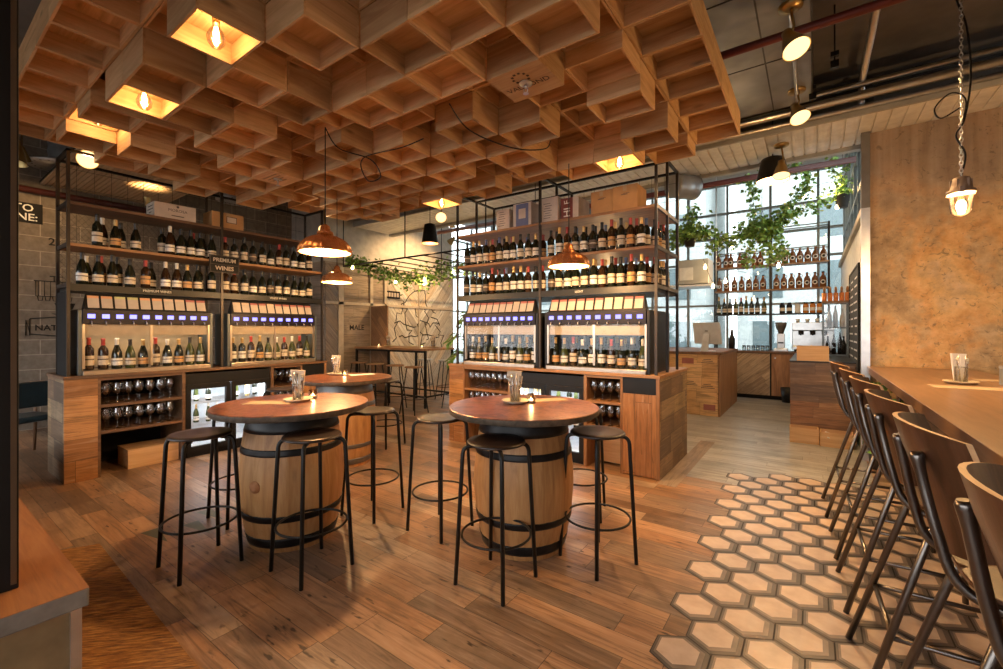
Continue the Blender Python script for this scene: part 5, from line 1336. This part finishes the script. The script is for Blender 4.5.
# iMac counter of crate fronts
t = thing('till_counter', 'pale wine-crate fronted till counter with dark wood side', 'counter', (-1.3,8.3,0))
b = MB(); b.solid(-1.35,.02,-.02,2.1,1.07,1.115); b.build('countertop', MATS['chair_walnut'] if 'chair_walnut' in MATS else darkX, t)
b = MB(); b.solid(-1.32,-.02,.0,.03,0,1.07); b.build('crate_front', chestP, t)
b = MB(); b.solid(-.03,0,.0,2.08,0,1.07); b.build('side_panel', oldZ, t); b = MB(); b.solid(-1.3,-.04,.04,2.05,0,1.06); b.build('carcass', blackMatt, t)
pk = plain('pink_print', (.34,.12,.10), .7)
b = MB(); b.box(-.62,-.42,-.002,0,.90,1.0); b.build('print', pk, t); b = MB(); b.box(-.26,-.07,-.002,0,.10,.20); b.build('print', pk, t)
b = MB()
for x0, z0 in ((-.3,.92),(-.58,.52),(-.3,.48)):
    for k in range(3): b.box(x0+.02*k, x0+.22-.03*k, -.002, 0, z0+k*.03, z0+.012+k*.03)
b.build('print', inkM, t)
t = thing('desktop_computer', 'silver desktop computer seen from behind on the till counter', 'computer', (-1.55,8.62,1.1155), math.radians(-25))
b = MB(); b.hexa([(-.27,-.0,.13),(.27,-.0,.13),(.27,.02,.13),(-.27,.02,.13),(-.27,-.06+.0,.52),(.27,-.06,.52),(.27,-.04,.52),(-.27,-.04,.52)]); b.build('screen', plain('silver_casing', (.62,.64,.66), .35, .1), t, bevel=.004)
b = MB(); b.hexa([(-.09,-.10,.0),(.09,-.10,.0),(.09,.10,.0),(-.09,.10,.0),(-.09,-.10,.012),(.09,-.10,.012),(.09,.10,.012),(-.09,.10,.012)]); b.hexa([(-.075,-.095,.012),(.075,-.095,.012),(.075,-.085,.012),(-.075,-.085,.012),(-.055,-.04,.32),(.055,-.04,.32),(.055,-.03,.32),(-.055,-.03,.32)]); b.build('stand', MATS['silver_casing'], t)
b = MB(); b.box(-.03,.03,-.0375,-.0345,.36,.41); b.build('emblem', blackP, t)
t = thing('water_bottle', 'dark bottle and dispenser standing on the till counter', 'bottle', (-1.37,10.2,1.1155)); b = MB(); b.lathe([(.06,0),(.065,.2),(.03,.28),(.025,.36)], 16); b.build('body', blackP, t); b = MB(); b.lathe([(.028,.36),(.028,.4)], 12); b.build('cap', steelM, t)
# wood fronted bar block on the right with boxes
t = thing('bar_block', 'dark over light boarded service counter behind the bar chairs', 'counter', (-.255,7.3,0))
b = MB(); b.solid(0,.72,.0,.03,.52,1.06); b.build('upper_boarding', barPl, t); b = MB(); b.solid(0,.72,0,.03,0,.52); b.build('lower_boarding', barPl2, t)
b = MB(); b.solid(0,.03,.03,2.4,0,1.06); b.build('side_panel', whiteP, t); b = MB(); b.solid(.03,.70,.04,2.4,0,1.05); b.build('carcass', blackMatt, t); b = MB(); b.solid(-.01,.74,-.01,2.42,1.06,1.075); b.build('countertop', blkM, t)
crate_box((.0,7.32,1.0755), 0, .36, .26, .20, 'light wooden box standing on the boarded service counter')
crate_box((-.09,7.02,0), math.radians(3), .32, .22, .20, 'left open wooden box on the floor before the service counter')
crate_box((.245,6.98,0), math.radians(-2), .34, .24, .185, 'right open wooden box with knot on the floor before service counter')
b = MB(); b.solid(-.09,.09,-.06,.06,0,.01); o = b.build('folded_paper', paperM, None, (.22,7.06,.12), .3); o.rotation_euler = (.5,.3,.4); tag(o, 'white papers sticking out of the right wooden floor box', 'paper')
t = thing('glass_cabinet', 'steel framed glass cabinet with bottles on the service counter', 'cabinet', (.31,9.0,1.076))
b = MB()
for x in (-.165,.165):
    for y in (0,.4): b.box(x-.012,x+.012,y-.012,y+.012,0,.87)
for z in (.0,.45,.86):
    for y in (0,.4): b.box(-.165,.165,y-.012,y+.012,z,z+.02)
    for x in (-.165,.165): b.box(x-.012,x+.012,0,.4,z,z+.02)
b.build('frame', MATS['grey_window_steel'], t)
b = MB(); b.box(-.16,.16,.0,.003,.02,.86); b.box(-.16,-.157,0,.4,.02,.86); b.build('glass', glassM, t)
b = MB(); b.box(-.18,.18,-.02,.42,.87,.90); b.build('top_board', oldX, t); b = MB(); b.box(-.16,.16,.02,.39,.445,.452); b.build('shelf', glassT, t)
for n, (x, z, m) in enumerate(((-.1,.021,blackP),(-.02,.021,blackP),(.06,.021,blackP),(.11,.021,blackP),(-.08,.472,steelM),(.0,.472,steelM),(.09,.472,whiteP))):
    b = MB(); b.lathe([(.032,0),(.035,.16+.03*(n%3)),(.012,.24+.03*(n%3)),(.012,.3+.03*(n%3))], 14); o = b.build('cabinet_bottle', m, None, (.31+x,9.2,1.076+z)); tag(o, f'small bottle, {ORD[n % 4]} from left on {("lower", "upper")[n > 3]} shelf of the glass cabinet', 'bottle', 'bottles in the glass cabinet')
for k in range(5):
    t = thing('copper_mug', f'copper mug, {ORD[k]} from left on top of the glass cabinet', 'mug', (.16+.076*k,9.1,1.977), 0, 'copper mugs on the glass cabinet')
    b = MB(); b.lathe([(.030,0),(.034,.02),(.034,.14),(.031,.14),(.029,.01)], 16, caps=(True, False)); b.build('body', plain('amber_copper', (.75,.25,.07), .35, .5) if 'amber_copper' not in MATS else MATS['amber_copper'], t)
    m = MB(); m.tube(smooth_path([(0,-.033,.11),(0,-.06,.10),(0,-.06,.05),(0,-.033,.035)], 4), .004, 5); m.build('handle', copM, t)
    b = MB(); b.lathe([(.015,.14),(.02,.2),(.012,.24)], 10); b.build('stopper', oldX, t)
t = thing('chalkboard', 'tall narrow black menu chalkboard on the white bar wall', 'menu board', (.495,7.75,1.62))
b = MB(); b.box(-.035,-.02,-.78,.78,-.60,.68); b.build('board', plain('chalk_black', (.035,.036,.036), .7), t)
b = MB(); b.box(-.042,-.02,-.84,-.78,-.63,.71); b.box(-.042,-.02,.78,.82,-.63,.71); b.box(-.042,-.02,-.78,.78,.68,.71); b.box(-.042,-.02,-.78,.78,-.63,-.60); b.build('frame', blackMatt, t)
rr = random.Random(4)
for k in range(11):
    b = MB()
    z = .55-k*.105; b.box(-.0362,-.035, -.6, -.6+rr.uniform(.3,.6), z, z+.022); b.box(-.0362,-.035, .1, .1+rr.uniform(.3,.55), z, z+.022); b.box(-.0362,-.035,.68,.74,z,z+.022)
    b.build('chalk_line', whiteP, t)
# air unit above the entry on the left of the bar
t = thing('air_conditioner', 'grey wall air conditioning unit high left of the growler shelving', 'air conditioner', (-2.05,9.6,2.45))
b = MB(); b.solid(-.30,.34,0,.5,0,.5); b.build('casing', concL, t, bevel=.01); b = MB(); b.box(-.22,.05,-.004,0,.08,.34); b.build('grille', whiteP, t); b = MB(); b.box(-.42,.44,-.05,.6,-.06,-.02); b.build('support_shelf', alumM, t)
b = MB()
for x in (-.35,.4): b.tube([(x,.5,-.06),(x,.5,2.65)], .012, 8)
b.build('hanging_rod', alumM, t)
# ------------------------------------------------------------------ hanging plants and fairy lights
def hanging_plant(x, y, z, top, label, seed, trails, n=420, s=.075):
    r = random.Random(seed); t = thing('hanging_plant', label, 'plant', (x, y, z), 0)
    b = MB(); b.lathe([(.075,0),(.11,.2),(.115,.2),(.115,.22),(.10,.22)], 18); b.build('pot', potM, t)
    b = MB()
    for k in range(3):
        a = k*2*PI/3; b.tube([(.1*math.cos(a),.1*math.sin(a),.21),(0,0,.55),(0,0,top-z)], .004, 4)
    b.build('hanging_wire', blkM, t)
    pts = []; st = MB()
    for _ in range(n): 
        u = r.random(); pts.append((r.gauss(0,.16), r.gauss(0,.16), .22+abs(r.gauss(0,.10))*1.0-.12*r.random()))
    for tr in trails:
        P = smooth_path([(0,0,.22)]+tr, 8); st.tube(P, .004, 4)
        for p in P:
            for _ in range(9): pts.append((p[0]+r.gauss(0,.05), p[1]+r.gauss(0,.06), p[2]+r.gauss(0,.055)))
    leaf_cloud('foliage', leafM, t, pts[::2], s, seed); leaf_cloud('foliage', leafL, t, pts[1::2], s, seed+1)
    st.build('stem', MATS['stem_brown'], t)
hanging_plant(-.70,8.6,2.98,5.1,'big trailing hanging plant in black pot before the growler shelving', 31,
  [[(.25,-.1,.35),(.5,-.1,.6),(.62,0,.95)], [(.2,0,.3),(.45,0,.42),(.85,.1,.55)], [(-.2,0,.2),(-.5,0,.1),(-.85,.1,.0)], [(-.1,-.1,.4),(-.12,-.1,.8),(-.2,0,1.15)], [(.1,-.15,-.05),(.12,-.15,-.35)], [(-.15,-.1,.0),(-.2,-.1,-.35)], [(.25,-.1,.0),(.3,-.1,-.3)], [(.6,.1,.95),(.35,.1,1.25),(.0,.1,1.2)]], 520)
hanging_plant(-1.72,8.0,2.93,5.1,'smaller hanging plant in black pot beside the right rack end', 41, [[(-.2,0,.2),(-.35,0,.05)], [(.2,0,.25),(.45,0,.1),(.7,.1,.0)], [(.0,-.1,.4),(.1,-.1,.6)]], 380)
hanging_plant(.42,9.6,3.62,5.1,'little hanging plant high at the right by the bar wall', 51, [[(.0,0,.4),(.1,.1,.8)], [(-.1,-.1,.5),(-.15,-.1,.9)]], 120, .06)
t = thing('ivy_garland', 'long ivy garland swagged on the steel trellis over the tall table', 'garland', (-7.2,6.2,2.8))
P = smooth_path([(-.85,-.5,.20),(-.65,-.3,.13),(-.35,0,-.02),(-.05,.3,-.16),(.25,.65,-.12),(.55,.95,.06),(.9,1.2,.12),(1.25,1.35,.16),(1.6,1.2,.2)], 14)
b = MB(); b.tube(P, .006, 4); b.build('stem', MATS['stem_brown'], t); rg = random.Random(9); pts = []
for i, p in enumerate(P):
    w = .045+.065*math.sin(PI*min(1, i/len(P)))
    for _ in range(13): pts.append((p[0]+rg.gauss(0,w), p[1]+rg.gauss(0,w), p[2]+rg.gauss(-.02,w*1.1)))
leaf_cloud('foliage', leafM, t, pts[::2], .075, 61); leaf_cloud('foliage', leafL, t, pts[1::2], .075, 62)
t = thing('palm_plant', 'tall palm fronds standing behind the left end of right rack', 'plant', (-4.75,6.0,0))
b = MB(); b.lathe([(.14,0),(.19,.42),(.17,.42)], 20); b.build('pot', potM, t)
b = MB(); rg = random.Random(14); lf = MB()
for k in range(14):
    a = rg.uniform(0, 2*PI); hgt = rg.uniform(.9,2.2); rad = rg.uniform(.25,.7)
    Q = smooth_path([(0,0,.4),(.2*rad*math.cos(a),.2*rad*math.sin(a),hgt*.75),(.6*rad*math.cos(a),.6*rad*math.sin(a),hgt),(rad*math.cos(a),rad*math.sin(a),hgt-.12)], 6)
    b.tube(Q, .007, 5)
    for i in range(5, len(Q)):
        tng = (Q[i]-Q[i-1]).normalized(); sd = tng.cross(Vector((0,0,1))).normalized()
        for s_ in (-1,1):
            q = Q[i]; e = q+sd*s_*.20+tng*.12-Vector((0,0,.07)); lf.add([q, q+sd*s_*.1+tng*.03+Vector((0,0,.012)), e, q+sd*s_*.09+tng*.08], [(0,1,2,3)])
b.build('stem', MATS['stem_brown'], t); stuff(lf.build('foliage', leafM, t))
def festoon(pts, every, label, nb):
    t = thing('fairy_lights', label, 'string lights', (0,0,0)); P = smooth_path(pts, 10)
    b = MB(); b.tube(P, .004, 4); b.build('wire', blkM, t)
    for i in range(3, len(P), every):
        p = P[i]
        if len(t.children) in (3, 6): point('bulb_light', tuple(p-Vector((0,0,.13))), 9, t, .04)
        m = MB(); m.lathe([(.010,-.005),(.012,-.03),(.025,-.05),(.03,-.075),(.02,-.10),(.003,-.108)], 12, tuple(p), caps=(True, False)); m.build('glowing_bulb', festM, t)
festoon([(-1.93,9.5,3.2),(-1.4,9.5,3.16),(-.7,9.4,3.35),(-.12,9.5,3.95),(.31,9.5,4.05),(.35,9.6,3.65)], 9, 'fairy light string draped through the big hanging plant', 6)
festoon([(-1.75,9.3,2.9),(-1.63,9.4,2.5),(-1.52,9.4,2.40),(-1.2,9.4,2.62),(-.85,9.4,2.55),(-.4,9.4,2.8)], 11, 'glowing bulb string hanging low before the growler shelving', 4)
festoon([(-8.2,5.6,3.0),(-7.4,6.3,2.62),(-6.9,6.9,2.68),(-6.3,7.4,2.9),(-5.6,7.5,2.85)], 8, 'fairy light string hanging in the ivy garland', 5)
festoon([(-3.6,6.2,2.2),(-3.0,6.4,2.15),(-2.4,6.4,2.3),(-1.9,6.6,2.9)], 7, 'fairy light string seen through the bottles of right rack', 4)
# ------------------------------------------------------------------ camera, world, exposure
cam = bpy.data.cameras.new('camera'); co = bpy.data.objects.new('camera', cam); COL.objects.link(co); SC.camera = co
co.location = (0,0,1.5); co.rotation_euler = (PI/2, 0, math.radians(35.45))
cam.sensor_width = 36; cam.lens = 437.0/1003*36; cam.shift_y = -(334.5-330.0)/1003; cam.clip_start = .02; cam.clip_end = 200
w = bpy.data.worlds.new('sky'); SC.world = w; w.use_nodes = True; nt = w.node_tree; bg = nt.nodes['Background']
bg.inputs[0].default_value = (.94,.97,1.0,1); bg.inputs[1].default_value = 3.0
SC.view_settings.view_transform = 'Standard'; SC.view_settings.look = 'None'; SC.view_settings.gamma = 1; SC.view_settings.use_curve_mapping = False
SC.view_settings.exposure = 1.0
cy = SC.cycles
cy.use_denoising = True
cy.max_bounces = 8; cy.diffuse_bounces = 4; cy.glossy_bounces = 4; cy.transparent_max_bounces = 24; cy.transmission_bounces = 4
cy.sample_clamp_indirect = 6; cy.caustics_reflective = False; cy.caustics_refractive = False
